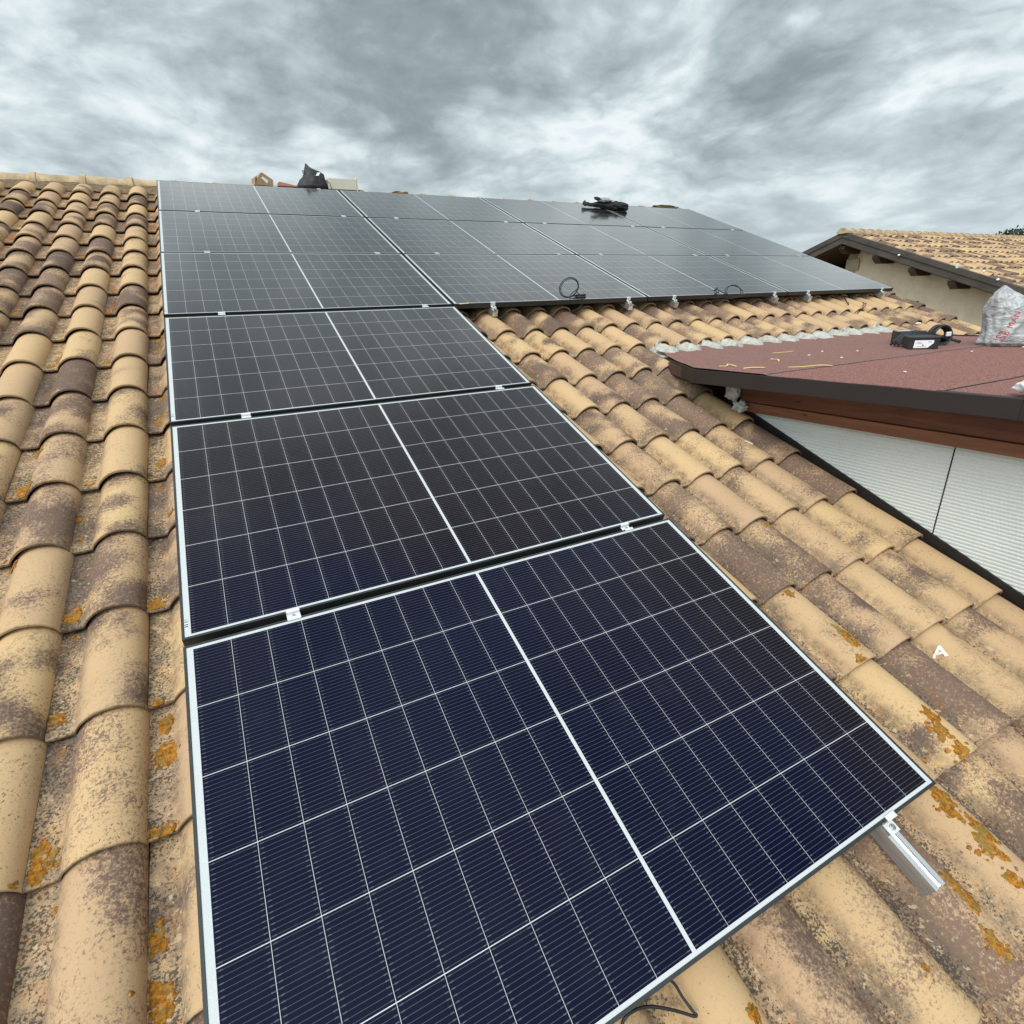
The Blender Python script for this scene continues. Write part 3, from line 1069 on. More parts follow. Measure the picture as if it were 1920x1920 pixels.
def rail(u, v0, v1, label, gaps, end_v):
    root = empty('mounting_rail', wp(u, v0, -.0355), ROOF_ROT)
    L = v1 - v0
    # extrusion profile with an open slot on top
    pr = [(-.020, -.045), (.020, -.045), (.020, 0), (.0065, 0), (.0065, -.004), (.013, -.004), (.013, -.016), (-.013, -.016), (-.013, -.004), (-.0065, -.004), (-.0065, 0), (-.020, 0)]
    mb = MB()
    n_ = len(pr)
    vs = [(x, 0, z) for x, z in pr] + [(x, L, z) for x, z in pr]
    fs = [((i + 1) % n_, i, i + n_, (i + 1) % n_ + n_) for i in range(n_)]
    # end faces in convex pieces
    for k, s_ in ((0, 1), (n_, -1)):
        for q in ((0, 1, 6, 7), (1, 2, 5, 6), (2, 3, 4, 5), (0, 7, 8, 11), (8, 9, 10, 11)):
            fs.append(tuple(k + a for a in (q if s_ > 0 else q[::-1])))
    mb.add(vs, fs)
    mb.build('rail_profile', M['alu'], root)
    for g in gaps:
        cl = MB()
        y = g - v0
        top = .0355
        hg = ROWG / 2
        cl.box((-.019, y - hg - .007, top + .0004), (.019, y - hg + .004, top + .0034))
        cl.box((-.019, y + hg - .004, top + .0004), (.019, y + hg + .007, top + .0034))
        cl.box((-.019, y - hg + .0012, top - .008), (.019, y - hg + .0038, top + .0034))
        cl.box((-.019, y + hg - .0038, top - .008), (.019, y + hg - .0012, top + .0034))
        cl.box((-.019, y - hg + .0012, top - .011), (.019, y + hg - .0012, top - .008))
        k = cl.build('mid_clamp', M['alu_dull'], root, bevel=.0006)
        b_ = MB().tube([(0, y, .002), (0, y, top - .003)], .0045, 10)
        b_.build('bolt', M['steel'], k)
    for (e, sgn) in end_v:
        y = e - v0
        cl = MB(); top = .0355
        cl.box((-.018, y - .009 if sgn < 0 else y - .003, top + .0004), (.018, y + .003 if sgn < 0 else y + .009, top + .0034))
        ya, yb_ = (y - .0045, y - .0015) if sgn > 0 else (y + .0015, y + .0045)
        cl.box((-.018, ya, .012), (.018, yb_, top + .0034))
        ya, yb_ = (y - .030, y - .0015) if sgn > 0 else (y + .0015, y + .030)
        cl.box((-.018, ya, .009), (.018, yb_, .0122))
        ya, yb_ = (y - .030, y - .027) if sgn > 0 else (y + .027, y + .030)
        cl.box((-.018, ya, .0004), (.018, yb_, .0090))
        k = cl.build('end_clamp', M['alu_dull'], root, bevel=.0006)
        yy_ = y - .017 if sgn > 0 else y + .017
        b_ = MB().tube([(0, yy_, .001), (0, yy_, .021)], .0042, 12)
        b_.tube([(0, yy_, .0125), (0, yy_, .019)], [.0075, .0075], 6)
        b_.build('bolt', M['steel'], k)
    tag(root, label, 'mounting rail', 'aluminium rails under the solar panels')
    return root


def gapv(r):
    return r * (PH + ROWG) - ROWG / 2 + (DV[r] + DV[r - 1]) / 2


vt = 5 * (PH + ROWG) + PH + DV[5]
v3 = 3 * (PH + ROWG) + DV[3]
rail(.287, -.11, vt + .05, 'leftmost aluminium rail running under the whole height of the array', [gapv(r) for r in range(1, 6)], [(0, 1), (vt, -1)])
rail(1.528, -.155, vt + .05, 'aluminium rail whose cut end sticks out over the tiles below the nearest panel', [gapv(r) for r in range(1, 6)], [(0, 1), (vt, -1)])
for u_, l_ in ((2.046, 'aluminium rail end below the wide block, first right of the single panel column'),
               (3.281, 'aluminium rail end just right of the upright cable loop, left of a panel joint'),
               (3.775, 'aluminium rail end just left of the flat cable loop'),
               (5.044, 'aluminium rail end just right of the flat twisted cable loop'),
               (5.536, 'aluminium rail end left of the small cable bundle lying on the tiles'),
               (6.774, 'rightmost aluminium rail end at the corner nearest the neighbouring wall')):
    rail(u_, v3 - .055, vt + .05, l_, [gapv(4), gapv(5)], [(v3, 1), (vt, -1)])


# ------------------------------------------------------------------ cables
def smooth_path(pts, k=8):
    pts = [Vector(p) for p in pts]
    out = []
    n_ = len(pts)
    for i in range(n_ - 1):
        p0 = pts[max(i - 1, 0)]; p1 = pts[i]; p2 = pts[i + 1]; p3 = pts[min(i + 2, n_ - 1)]
        for j in range(k):
            t_ = j / k
            out.append(.5 * ((2 * p1) + (p2 - p0) * t_ + (2 * p0 - 5 * p1 + 4 * p2 - p3) * t_ ** 2 + (3 * p1 - p0 - 3 * p2 + p3) * t_ ** 3))
    out.append(pts[-1])
    return out


def cable(pts, base, r=.0028, label='', cons=(), rot=ROOF_ROT):
    base = Vector(base)
    root = empty('cable', wp(*base), rot)
    mb = MB().tube([p - base for p in smooth_path(pts)], r, 8)
    mb.build('sheath', M['cable'], root, smooth=True)
    for (a, b) in cons:
        a = Vector(a) - base; b = Vector(b) - base
        d = (b - a)
        q = MB().tube([a, a + d * .05, a + d * .3, a + d * .32, a + d * .65, a + d * .67, b], [.004, .0055, .0075, .0062, .0062, .0085, .0075], 8)
        q.build('connector', M['cable'], root, smooth=True)
    tag(root, label, 'cable')
    return root


# upright loop in the plane roughly facing the camera, leaning on the panel edge
lc = Vector((2.700, 3.545, .080))
ax1 = Vector((.95, -.2, 0)).normalized()
ax2 = Vector((.10, .12, 1)).normalized()
pts = [(2.60, 3.46, -.06), (2.70, 3.475, -.075), (2.80, 3.49, -.045), (2.80, 3.50, .02)]
for k in range(0, 46):
    t_ = R(-20) + 2 * PI * k / 22
    rad = .066 + (.007 if k > 22 else 0)
    off = Vector((0, .006 * k / 22, 0))
    pts.append(lc + ax1 * math.cos(t_) * rad * (1.05) + ax2 * math.sin(t_) * rad + off)
pts += [(2.74, 3.575, .012), (2.79, 3.57, .010)]
cable(pts, (2.70, 3.52, 0), .0032, 'black cable standing in an upright loop on the lower edge of a panel',
      (((2.775, 3.575, .012), (2.885, 3.575, .013)), ((2.765, 3.545, .010), (2.865, 3.538, .010))))
pts = [(4.20, 3.50, -.05), (4.36, 3.46, -.02), (4.52, 3.47, -.01), (4.60, 3.49, .005)]
for k in range(0, 34):
    t_ = R(-30) + 2 * PI * k / 18
    pts.append(Vector((4.45, 3.50, .030)) + Vector((.95, -.12, -.10)) * math.cos(t_) * (.115 - .0012 * k) + Vector((.15, .20, .30)) * math.sin(t_) * (.12 + .0012 * k))
pts += [(4.30, 3.55, .03), (4.27, 3.53, .02)]
cable(pts, (4.44, 3.50, 0), .0032, 'black cable in a flat twisted loop hanging over a panel edge',
      (((4.30, 3.56, .045), (4.24, 3.53, .03)), ((4.30, 3.53, .02), (4.23, 3.50, .012))))


def onT(u, v, h=.006):
    return (u, v, surf(u, v) + h)


pts = [(6.16, 3.62, -.06), (6.14, 3.50, -.07), onT(6.10, 3.42, .03), onT(6.03, 3.37), onT(5.99, 3.33), onT(6.02, 3.42, .03), (6.12, 3.56, -.06), (6.2, 3.62, -.05), (6.32, 3.56, -.06),
       onT(6.33, 3.46, .02), onT(6.25, 3.34), onT(6.10, 3.25, .012), onT(6.00, 3.20), onT(5.97, 3.19), onT(6.08, 3.22, .02), onT(6.22, 3.30, .02), onT(6.36, 3.42, .02), onT(6.38, 3.50, .03)]
cable(pts, (6.2, 3.4, -.10), .0035, 'black cable bundle lying on the tiles under the right end of the array', (((6.37, 3.50, -.07), (6.33, 3.56, -.065)),))
# bottom cable: short bent tail below the nearest panel
pts = []
for (x, y, n_) in ((1210, 1790, -.05), (1232, 1822, -.062), (1262, 1842, -.075), (1280, 1870, -.085), (1300, 1897, -.088), (1306, 1903, -.088), (1300, 1905, -.088), (1270, 1896, -.086), (1230, 1888, -.082), (1200, 1890, -.08), (1175, 1905, -.08), (1166, 1925, -.09), (1168, 1960, -.10)):
    p, _ = pix(x, y, n_)
    pts.append(tuple(p))
cable(pts, (.78, .0, -.09), .0030, 'black cable tail sticking out from under the nearest panel')


# ------------------------------------------------------------------ things on the ridge
def on_ridge(name, u_, n_=-.062):
    return wp(u_, VR, NP + .075)


# tilted cardboard box
bx = empty('cardboard_box', wp(1.005, VR - .01, NP + .075), (0, 0, R(12)))
q = MB()
A_ = R(-32)


def rt(x, z, a=A_, cx=0, cz=0):
    return (cx + x * math.cos(a) - z * math.sin(a), cz + x * math.sin(a) + z * math.cos(a))


poly = [(-.095, -.008), (.090, -.008), (.098, .055), (.000, .115), (-.020, .118), (-.070, .060)]
q.extr(poly, -.07, .07, 1)
q.build('carton', M['cardboard'], bx, bevel=.002)
q = MB().extr([(-.100, -.002), (-.094, .068), (-.072, .080), (-.074, .066), (-.090, .050)], -.068, .068, 1)
q.build('flap', M['cardboard'], bx)
q = MB().extr([(-.030, .062), (-.012, .080), (.045, .042), (.026, .014)], -.0725, -.0705, 1)
q.build('shipping_label', M['paper'], bx)
tag(bx, 'tilted cardboard box with a white label on the ridge', 'box')
q = MB().extr([(-.11, 0), (.11, 0), (.105, .008), (-.075, .042), (-.100, .038)], -.06, .06, 1)
o = q.build('board_offcut', M['redcard'], None, loc=wp(1.265, VR, NP + .072), rot=(0, 0, 0), bevel=.002)
tag(o, 'flat reddish offcut of board lying on the ridge between cardboard box and black bag', 'board')


def loft(rings, nseg=40, amp=.02, freq=6, seed=0, sub=5):
    """rings of (cx, cy, cz, rx, ry, tilt): closed lumpy surface"""
    rings = [Vector(r_[:5]) if False else r_ for r_ in rings]
    full = []
    for a, b in zip(rings[:-1], rings[1:]):
        for k in range(sub):
            t_ = k / sub
            t_ = t_
            full.append([x + (y - x) * t_ for x, y in zip(a, b)])
    full.append(list(rings[-1]))
    mb = MB(); vs = []; fs = []
    for i, (cx, cy, cz, rx_, ry_) in enumerate(full):
        for j in range(nseg):
            t_ = 2 * PI * j / nseg
            p = Vector((cx + rx_ * math.cos(t_), cy + ry_ * math.sin(t_), cz))
            f = fbm((p.x * freq + seed, p.y * freq, p.z * freq * .8), 4)
            fold = abs(noise.noise(Vector((math.cos(t_) * 2.3 + seed, math.sin(t_) * 2.3, cz * freq * .35)))) * 1.4
            d = Vector((math.cos(t_), math.sin(t_), 0))
            vs.append(p + d * (f * amp + (fold - .3) * amp * 1.2) * min(1, rx_ * 12))
    nr = len(full)
    for i in range(nr - 1):
        for j in range(nseg):
            fs.append((i * nseg + j, i * nseg + (j + 1) % nseg, (i + 1) * nseg + (j + 1) % nseg, (i + 1) * nseg + j))
    fs.append(tuple(reversed(range(nseg)))); fs.append(tuple(range((nr - 1) * nseg, nr * nseg)))
    mb.add(vs, fs)
    return mb


bag = loft([(0, 0, -.01, .175, .11), (.0, 0, .02, .19, .12), (.01, 0, .06, .16, .11), (.03, 0, .11, .125, .09), (.035, 0, .155, .105, .07), (.015, 0, .185, .078, .05), (-.015, 0, .205, .045, .032),
            (-.028, 0, .225, .022, .020), (-.034, 0, .245, .012, .012), (-.036, 0, .255, .003, .003)], 56, .016, 9, 3.1)
bo = empty('bag', wp(1.535, VR - .02, NP + .072))
bag.build('sack', M['blackbag'], bo, smooth=True)
q = MB().tube(smooth_path([(-.075, -.03, .14), (-.09, -.03, .165), (-.080, -.03, .175), (-.06, -.02, .165)], 4), .004, 6)
q.build('handle_loop', M['cable'], bo, smooth=True)
q = MB().tube(smooth_path([(.08, -.10, .12), (.12, -.12, .08), (.165, -.11, .06), (.190, -.09, .04), (.200, -.08, .0), (.195, -.08, -.02)], 5), .0035, 6)
q.build('drawstring', M['cable'], bo, smooth=True)
q = MB().grid(6, 5, lambda a, b: (.040 + a * .035 + b * .03, -.088 + a * .012 + b * .03, .120 + b * .040 + a * .004))
q.build('bright_patch', M['whiteplastic'], bo, smooth=True, fix=False)
tag(bo, 'black nylon bag slumped in a peak on the ridge between the two boxes', 'bag')

wb = empty('carton', wp(1.90, VR - .02, NP + .070), (0, 0, R(-3)))
MB().box((-.19, -.08, 0), (.135, .08, .112)).build('carton_body', M['cream_card'], wb, bevel=.003)
MB().extr([(.136, .0), (.152, .016), (.152, .128), (.144, .142), (.137, .112)], -.078, .078, 1).build('flap', M['cream_card'], wb)
tag(wb, 'long pale carton with an open end flap on the ridge', 'carton')

o = blob('stone', M['ridge'], None, wp(2.58, VR - .03, NP + .088), (.105, .05, .020), 3, .25, 1.4)
tag(o, 'flat sandy fragment of tile lying alone on the ridge right of the pale carton', 'tile fragment')
o = blob('rubble', M['ridge_mortar'], None, wp(6.86, VR - .03, NP + .082), (.26, .06, .030), 8, .55, 2.2)
tag(o, 'heap of broken mortar on the ridge at its right end', 'rubble')

# dark fabric bundle on the top row of panels
bu = empty('bundle', wp(5.30, 6.72, 0), ROOF_ROT)
bu.scale = (.92, .85, .85)
q = MB()
prof_ = [(-.42, .075, .030, .004), (-.415, .075, .040, .030), (-.40, .07, .042, .036), (-.375, .07, .040, .022), (-.30, .055, .040, .026), (-.20, .03, .042, .042), (-.08, 0, .048, .056), (.06, -.02, .050, .060), (.20, -.03, .050, .058), (.27, -.03, .050, .050), (.295, -.03, .045, .030), (.30, -.03, .04, .004)]
full = []
for a, b in zip(prof_[:-1], prof_[1:]):
    for k in range(5):
        full.append([x + (y - x) * k / 5 for x, y in zip(a, b)])
full.append(prof_[-1])
vs = []; fs = []; ks = 28
for (x, cy, cz, r_) in full:
    for j in range(ks):
        t_ = 2 * PI * j / ks
        f = 1 + .45 * fbm((x * 11, math.cos(t_) * 1.9, math.sin(t_) * 1.9), 5)
        zz = cz + r_ * math.sin(t_) * f * .95
        vs.append((x, cy + r_ * 1.5 * math.cos(t_) * f, max(zz, .003)))
for i in range(len(full) - 1):
    for j in range(ks):
        fs.append((i * ks + j, i * ks + (j + 1) % ks, (i + 1) * ks + (j + 1) % ks, (i + 1) * ks + j))
q.add(vs, fs).build('rolled_cloth', M['darkgreen'], bu, smooth=True)
blob('pale_cloth', M['film'], bu, (-.12, .0, .125), (.13, .06, .028), 6, .4, 1.8)
blob('folded_corner', M['darkgreen'], bu, (-.235, .02, .135), (.045, .05, .020), 9, .5, 1.8)
tag(bu, 'dark rolled fabric bundle with pale cloth on top, on the top panel row', 'fabric bundle')

# ------------------------------------------------------------------ things on the felt
FZ = ZM + .012
tb = empty('tool_case', wd(4.365, 1.56, FZ), (0, 0, R(-41.6)))
q = MB()
pl_ = [(-.085, 0), (.085, 0), (.10, .05), (.095, .22), (-.045, .22)]
q.prism(pl_, 0, .078)
q.prism([(x * 1.05, y - .003 if y < .1 else y) for x, y in pl_], .066, .080)
q.build('case_body', M['blackbag'], tb, bevel=.006)
lb = MB().extr([(-.060, .010), (.022, .010), (.052, .040), (.052, .058), (-.057, .058)], -.0040, -.0010, 1)
lb.build('label', M['paper'], tb)
q = MB()
for (x0, z0, x1, z1) in ((-.045, .045, -.02, .047), (-.045, .037, -.01, .0385), (-.012, .024, -.004, .031), (-.04, .018, .01, .0195), (.02, .046, .04, .049)):
    MB().box((x0, -.0048, z0), (x1, -.0041, z1)).build('printed_line', M['cable'], tb)
tag(tb, 'black plastic case with a white label on the red felt', 'case')
tb2 = empty('tool_case', wd(4.84, 1.88, FZ), (0, 0, R(-35)))
q = MB().prism([(-.10, 0), (.09, 0), (.10, .2), (-.05, .2)], 0, .085)
q.build('case_body', M['blackbag'], tb2, bevel=.006)
q = MB().box((-.10, .03, .0855), (.02, .06, .090))
q.build('handle', M['alu_dull'], tb2, bevel=.001)
tag(tb2, 'black plastic case behind the labelled one, half hidden by it on the red felt', 'case')
cs = empty('strap_coil', wd(4.74, 1.66, FZ), (0, 0, R(-28)))
q = MB()
for k in range(7):
    rad = .064 - .005 * (k % 3)
    pts = []
    for j in range(40):
        t_ = 2 * PI * j / 40
        pts.append((rad * math.cos(t_) * (1.0 + .05 * math.sin(k)), -.028 + .010 * k + .006 * math.sin(t_ * 2 + k), .067 + rad * math.sin(t_)))
    q.tube(pts, .0075, 6, True)
q.build('coiled_hose', M['cable'], cs, smooth=True)
q = MB()
for k in range(7):
    q.tube(smooth_path([(-.30, -.03 + .012 * k, .012 + .01 * (k % 3)), (-.20, -.06 + .02 * k, .075 + .008 * (k % 4)), (-.10, -.05 + .015 * k, .06 + .012 * (k % 3)), (0, -.03 + .01 * k, .055), (.05, -.02, .03)], 5), .009, 6)
q.build('strap', M['blackbag'], cs, smooth=True)
q = MB().box((.015, -.045, .060), (.050, -.033, .090))
q.build('buckle', M['alu_dull'], cs, bevel=.004)
tag(cs, 'black coil of hose and straps lying on the red felt beside the labelled case', 'coil')
o = MB().tube([wd(4.953, 1.95, .954) - wd(4.9, 1.9, FZ), wd(4.97, 1.75, .923) - wd(4.9, 1.9, FZ), wd(4.95, 1.62, FZ + .012) - wd(4.9, 1.9, FZ)], .010, 6).build('bar', M['cable'], None, loc=wd(4.9, 1.9, FZ))
tag(o, 'thin black bar propped behind the two black cases', 'bar')

# crumpled plastic bag
pb = empty('plastic_bag', wd(4.97, 1.38, FZ), (0, 0, R(-38)))
bagm = loft([(.03, 0, -.006, .165, .14), (.03, 0, .015, .19, .16), (.025, 0, .05, .188, .16), (.015, 0, .10, .175, .15), (-.0, 0, .15, .17, .14), (-.025, 0, .20, .155, .12), (-.055, 0, .25, .13, .10),
             (-.08, 0, .30, .095, .07), (-.10, 0, .335, .055, .045), (-.105, 0, .36, .026, .025), (-.108, 0, .375, .006, .008)], 90, .015, 9, 8.2, 6)
bagbody = bagm.build('film_bag', M['film'], pb, smooth=True, loc=(0.03, 0, 0))
tail = loft([(.09, .0, .13, .09, .07), (.12, .0, .18, .095, .06), (.15, .0, .23, .085, .05), (.17, 0, .27, .06, .04), (.19, 0, .285, .02, .02)], 50, .02, 8, 2.2, 4)
tail.build('bag_mouth', M['film'], pb, smooth=True, loc=(0.03, 0, 0))
blob('yellow_content', simple('yellow_packet', (.62, .58, .20), .5), pb, (.14, -.15, .125), (.10, .03, .016), 2, .3, 1.5)
# red print running up the bag, laid on the film
tcu = bpy.data.curves.new('print', 'FONT')
tcu.body = 'ISB MAN'
tcu.size = .062
tcu.space_character = 1.15
to = bpy.data.objects.new('tmp', tcu); C.objects.link(to)
bpy.context.view_layer.update()
me = bpy.data.meshes.new_from_object(to.evaluated_get(bpy.context.evaluated_depsgraph_get()))
bpy.data.objects.remove(to)
bm = bmesh.new(); bm.from_mesh(me)
bmesh.ops.triangulate(bm, faces=bm.faces)
bmesh.ops.subdivide_edges(bm, edges=bm.edges, cuts=2, use_grid_fill=True)
bv = BVHTree.FromPolygons([tuple(v) for v in bagm.v], bagm.f)
w_ = max(v.co.x for v in bm.verts)
ang = R(72)
for v in bm.verts:
    x, y = (v.co.x - w_ / 2) * .19 / w_, v.co.y * .75
    X_ = -.075 + x * math.cos(ang) - y * math.sin(ang)
    Z_ = .118 + x * math.sin(ang) + y * math.cos(ang)
    hit = bv.ray_cast(Vector((X_, -.6, Z_)), Vector((0, 1, 0)))
    yy_ = hit[0].y if hit[0] is not None else -.1
    v.co = Vector((X_, yy_ - .0025, Z_))
bm.to_mesh(me); bm.free()
me.materials.append(M['redink'])
po = bpy.data.objects.new('red_lettering', me); C.objects.link(po); po.parent = pb; po.location = (.03, 0, 0)
tag(pb, 'crumpled grey plastic bag with red lettering standing on the red felt at the right', 'plastic bag')

o = blob('crumpled_plastic', M['whiteplastic'], None, wd(2.80, .36, FZ + .028), (.065, .10, .030), 4, .25, 1.5)
tag(o, 'white crumpled plastic on the edge of the red felt at the far right', 'plastic')


def strip(pts, wdt, label, fz=None, rot=(0, 0, 0), base=None):
    base = Vector(base)
    mb = MB(); vs = []; fs = []
    P_ = smooth_path(pts, 4)
    for i, p in enumerate(P_):
        d = (P_[min(i + 1, len(P_) - 1)] - P_[max(i - 1, 0)]).normalized()
        nn = Vector((-d.y, d.x, 0)) * wdt * (.5 if 0 < i < len(P_) - 1 else .25)
        for (s_, z) in ((1, 0), (-1, 0), (-1, .003), (1, .003)):
            vs.append(p + nn * s_ + Vector((0, 0, z + .001)))
    for i in range(len(P_) - 1):
        for j in range(4):
            fs.append((i * 4 + j, i * 4 + (j + 1) % 4, (i + 1) * 4 + (j + 1) % 4, (i + 1) * 4 + j))
    fs += [(0, 1, 2, 3), tuple(len(vs) - 4 + k for k in (3, 2, 1, 0))]
    o = mb.add(vs, fs).build('yellow_strip', M['yellow'], None, loc=base, rot=rot)
    tag(o, label, 'yellow scrap')
    return o


fz = FZ - .006
strip([(-.05, .02, 0), (-.01, .0, 0), (.02, .02, .006), (.0, -.06, .0)], .008, 'curled yellow scrap on the red felt nearest the dormer corner', base=wd(2.83, 1.80, fz + .006))
strip([(-.05, .03, 0), (0, .0, .003), (.05, -.03, 0)], .016, 'short yellow scrap on the felt just right of the curled one', base=wd(2.83, 1.62, fz + .006))
strip([(-.10, .05, 0), (-.03, .01, 0), (.06, -.03, .004), (.10, -.07, 0)], .010, 'long straight yellow strip lying on the red felt beside the lap joint', base=wd(3.07, 1.465, fz + .006))
strip([(-.05, -.05, 0), (0, .0, .004), (.01, .05, 0), (.05, .07, 0)], .010, 'forked looking yellow scrap lying alone in the middle of the felt', base=wd(3.25, 1.80, fz + .006))
strip([(-.10, .02, 0), (0, .0, .0), (.10, .01, 0)], .009, 'yellow strip on the felt close to the mortar line', base=wd(3.72, 2.10, fz + .006))
strip([(-.035, -.008, 0), (0, .0, .0), (.03, .0, 0), (.04, .010, 0)], .007, 'thin yellow strip on the lower edge of a solar panel', rot=ROOF_ROT, base=wp(1.815, 3.515, 0.0))
o = MB().tube(smooth_path([(0, 0, 0), (.012, .004, .003), (.016, .016, .003), (.008, .022, 0), (0, .016, 0), (-.004, .030, 0)], 5), .0018, 6).build('yellow_tie', M['yellow'], None, loc=wp(1.755, .815, surf(1.76, .82) + .003), rot=ROOF_ROT, smooth=True)
tag(o, 'tiny hooked yellow tie on a tile at the right edge of the nearest panel', 'yellow scrap')
rg = random.Random(5)
for i, (x, y) in enumerate(((3.15, 1.02), (4.35, 1.28), (4.80, 1.20), (3.90, 1.95), (4.05, 1.80), (3.6, 1.62), (3.62, 1.85), (4.5, .98))):
    o = blob('mortar_crumb', M['crumb'], None, wd(x, y, FZ + .001), (.009, .007, .004), i, .4, 1.2, 2)
    tag(o, 'small pale mortar crumb lying on the red felt', 'crumb', 'pale crumbs on the red felt')
p = wp(6.43, 2.83, surf(6.43, 2.83) + .008)
o = blob('mortar_crumb', M['crumb'], None, p, (.03, .02, .012), 3, .4, 1.2, 3)
tag(o, 'white lump lying in a valley of the tiles near the right verge', 'crumb')
o = blob('mortar_crumb', M['crumb'], None, wp(2.715, 1.585, surf(2.715, 1.585) + .002), (.010, .026, .004), 5, .6, 2, 3, rot=(TH, 0, R(50)))
tag(o, 'pale flake of mortar on the tile column nearest the white cladding', 'crumb')

# white painted mark on one tile: a letter A
tcu = bpy.data.curves.new('mark', 'FONT'); tcu.body = 'A'; tcu.size = .052; tcu.offset = .0016
to = bpy.data.objects.new('tmp', tcu); C.objects.link(to)
bpy.context.view_layer.update()
me = bpy.data.meshes.new_from_object(to.evaluated_get(bpy.context.evaluated_depsgraph_get()))
bpy.data.objects.remove(to)
bm = bmesh.new(); bm.from_mesh(me)
bmesh.ops.triangulate(bm, faces=bm.faces)
bmesh.ops.subdivide_edges(bm, edges=bm.edges, cuts=6, use_grid_fill=True)
for v in bm.verts:
    x, y = v.co.x - .025, v.co.y - .025
    a = R(-35)
    uu = 2.410 + x * math.cos(a) - y * math.sin(a); vv = .288 + x * math.sin(a) + y * math.cos(a)
    v.co = Vector((uu, vv, surf(uu, vv) + .0050))
bm.to_mesh(me); bm.free()
me.materials.append(M['chalk'])
po = bpy.data.objects.new('painted_letter', me); C.objects.link(po); po.parent = slope

# ------------------------------------------------------------------ neighbouring house
nb = empty('neighbouring_house', (0, 0, 0))
tag(nb, 'cream plastered house with dark barge boards and a tiled gable roof beyond the right verge', 'house')
TN = math.atan2(2.45 - 1.244, 7.24 - 4.042)
AY, AZ = 7.24, 2.45                 # ridge at x = 12
nt = empty('tiled_slope', wd(12.0, AY, AZ), (TN, 0, 0), nb)
tile_field('roof_tiles', range(1, 66), range(-16, 0), lambda c, r: True, nt, M['tile_far'], 21, False, None, 1.0, u0=.05 - 0 * TP, v0=.02, n0=-.055)
MB().box((.03, -6.0, -.16), (14.4, 0, -.075)).build('roof_deck', M['underlay'], nt)
cp = MB(); u = -.05; i = 0
while u < 14.4:
    vs = []
    for (xx, rad) in ((u - .02, .105), (u + .30, .080)):
        for k in range(11):
            t_ = PI * k / 10
            vs.append((xx, rad * 1.1 * math.cos(t_), rad * math.sin(t_) - .05))
    cp.add(vs, [(k, k + 1, k + 12, k + 11) for k in range(10)] + [tuple(range(11)), tuple(range(11, 22))])
    u += .30; i += 1
cp.build('ridge_caps', M['ridge'], nb, smooth=True, angle=40, loc=wd(12.0, AY, AZ + .01))
# rear slope
MB().extr([(0, -.03), (5.5, -.03 - 5.5 * .34), (5.5, -.15 - 5.5 * .34), (0, -.15)], 0, 14.4, 0).build('rear_slope', M['ridge'], nb, loc=wd(12.0, AY, AZ))
# barge boards, upper metal lip and lower board


def barge(y1, sl2, name='barge_board'):
    for (t0_, t1_, x0_, x1_) in ((.005, .105, -.035, .03), (.107, .225, -.015, .03)):
        q = MB().extr([(0, -t0_), (y1, -t0_ + y1 * sl2), (y1, -t1_ + y1 * sl2), (0, -t1_)], x0_, x1_, 0)
        q.build(name, M['barge'], nb, loc=wd(12.0, AY, AZ), bevel=.003)


barge(-5.6, .377)
barge(5.2, -.34)
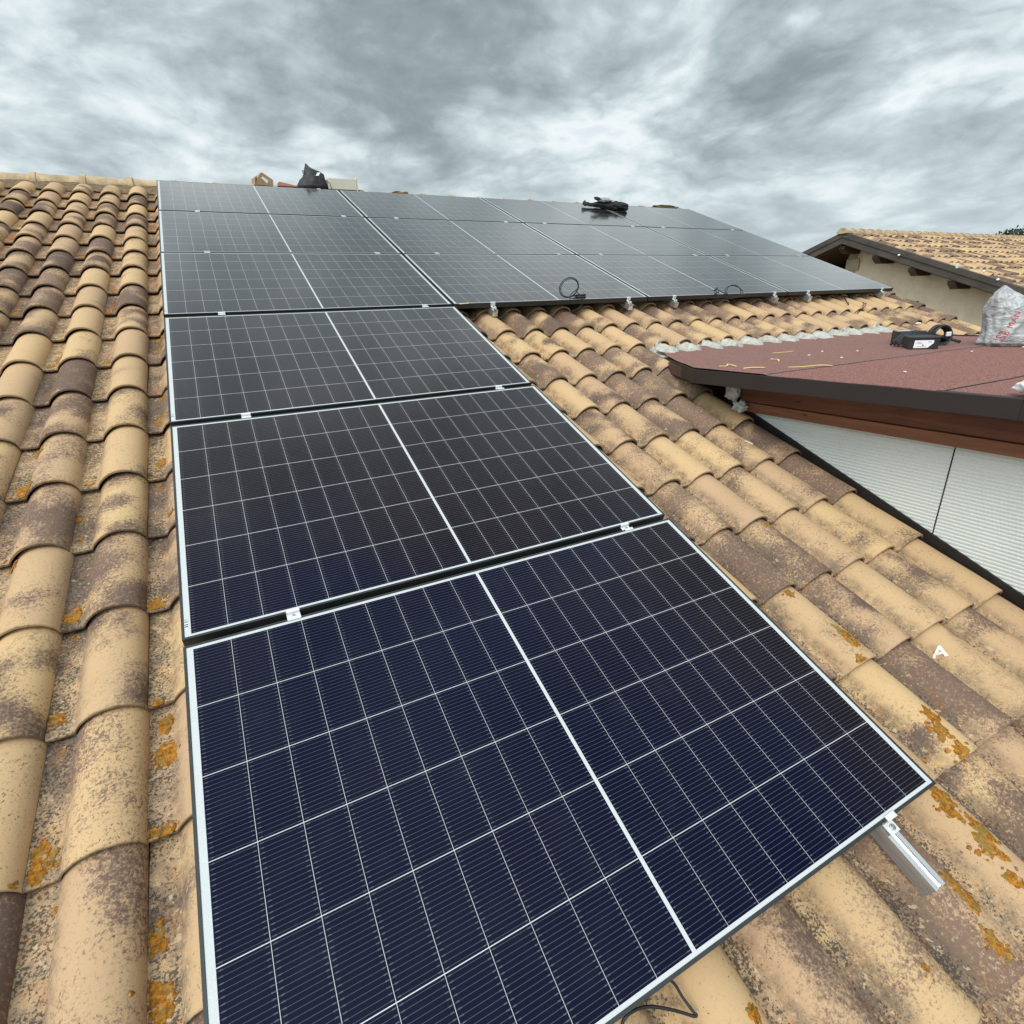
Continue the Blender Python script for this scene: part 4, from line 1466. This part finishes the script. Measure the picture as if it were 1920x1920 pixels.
# wall with gable top, corner at the ridge line; porch behind
XW = 12.62
yc_ = 7.42
wl = MB().extr([(1.9, -5.6), (yc_, -5.6), (yc_, AZ - .25 - (yc_ - AY) * .34), (AY, AZ - .25), (1.9, AZ - .25 - (AY - 1.9) * .377)], XW, 26.0, 0)
wl.build('wall', M['plaster'], nb, loc=wd(0, 0, 0))
MB().box((XW - .02, yc_ - .17, -5.6), (XW - .001, yc_ + .02, AZ - .42)).build('quoin', M['plaster2'], nb, loc=wd(0, 0, 0), bevel=.004)
MB().box((XW - .045, yc_ - .24, 1.72), (XW - .021, yc_ + .04, 1.95)).build('quoin_block', M['plaster2'], nb, loc=wd(0, 0, 0), bevel=.01)
pz = MB().extr([(AY, AZ - .17), (AY - 5.4, AZ - .17 - 5.4 * .377), (AY - 5.4, AZ - .24 - 5.4 * .377), (AY, AZ - .24)], 12.03, XW, 0)
pz.extr([(AY, AZ - .17), (AY + 5.0, AZ - .17 - 5.0 * .34), (AY + 5.0, AZ - .24 - 5.0 * .34), (AY, AZ - .24)], 12.03, 20, 0)
pz.build('soffit', M['darkwood'], nb, loc=wd(0, 0, 0))
for y in (7.28, 6.55, 5.83, 5.12, 4.40, 3.68, 2.95):
    z = AZ - .245 - (AY - y) * .377 if y < AY else AZ - .26
    q = MB().extr([(XW + .0, z - .15), (XW + .0, z), (12.06, z), (12.06, z - .06), (12.20, z - .15)], y - .065, y + .065, 1)
    q.build('purlin', M['darkwood'], nb, loc=wd(0, 0, 0), bevel=.004)
# porch side behind the ridge corner
for y in (8.2, 9.1, 10.0):
    z = AZ - .245 - (y - AY) * .34
    MB().box((12.06, y - .07, z - .16), (18, y + .07, z)).build('purlin', M['darkwood'], nb, loc=wd(0, 0, 0))
MB().extr([(AY - .04, AZ - .40), (11.8, AZ - .40 - 4.5 * .34), (11.8, AZ - .60 - 4.5 * .34), (AY - .04, AZ - .60)], 13.4, 13.52, 0).build('porch_beam', M['darkwood'], nb, loc=wd(0, 0, 0))
MB().box((16, yc_, -5.6), (16.2, 12.2, AZ - .7)).build('porch_wall', M['darkwood'], nb, loc=wd(0, 0, 0))
for (y, z) in ((6.053, 1.900), (4.626, 1.520), (4.399, 1.377)):
    q = MB().tube([(11.975, y, z), (11.94, y, z)], [.022, .016], 12)
    q.build('wall_lamp', M['white_lamp'], nb, loc=wd(0, 0, 0), smooth=True)
MB().tube([(XW - .05, 5.89, 1.04), (XW + .01, 5.89, 1.04)], .028, 12).build('vent_pipe', M['blackmetal'], nb, loc=wd(0, 0, 0), smooth=True)
MB().box((11.955, 5.02, 1.60), (11.967, 5.06, 1.68)).build('bracket', M['alu_dull'], nb, loc=wd(0, 0, 0))
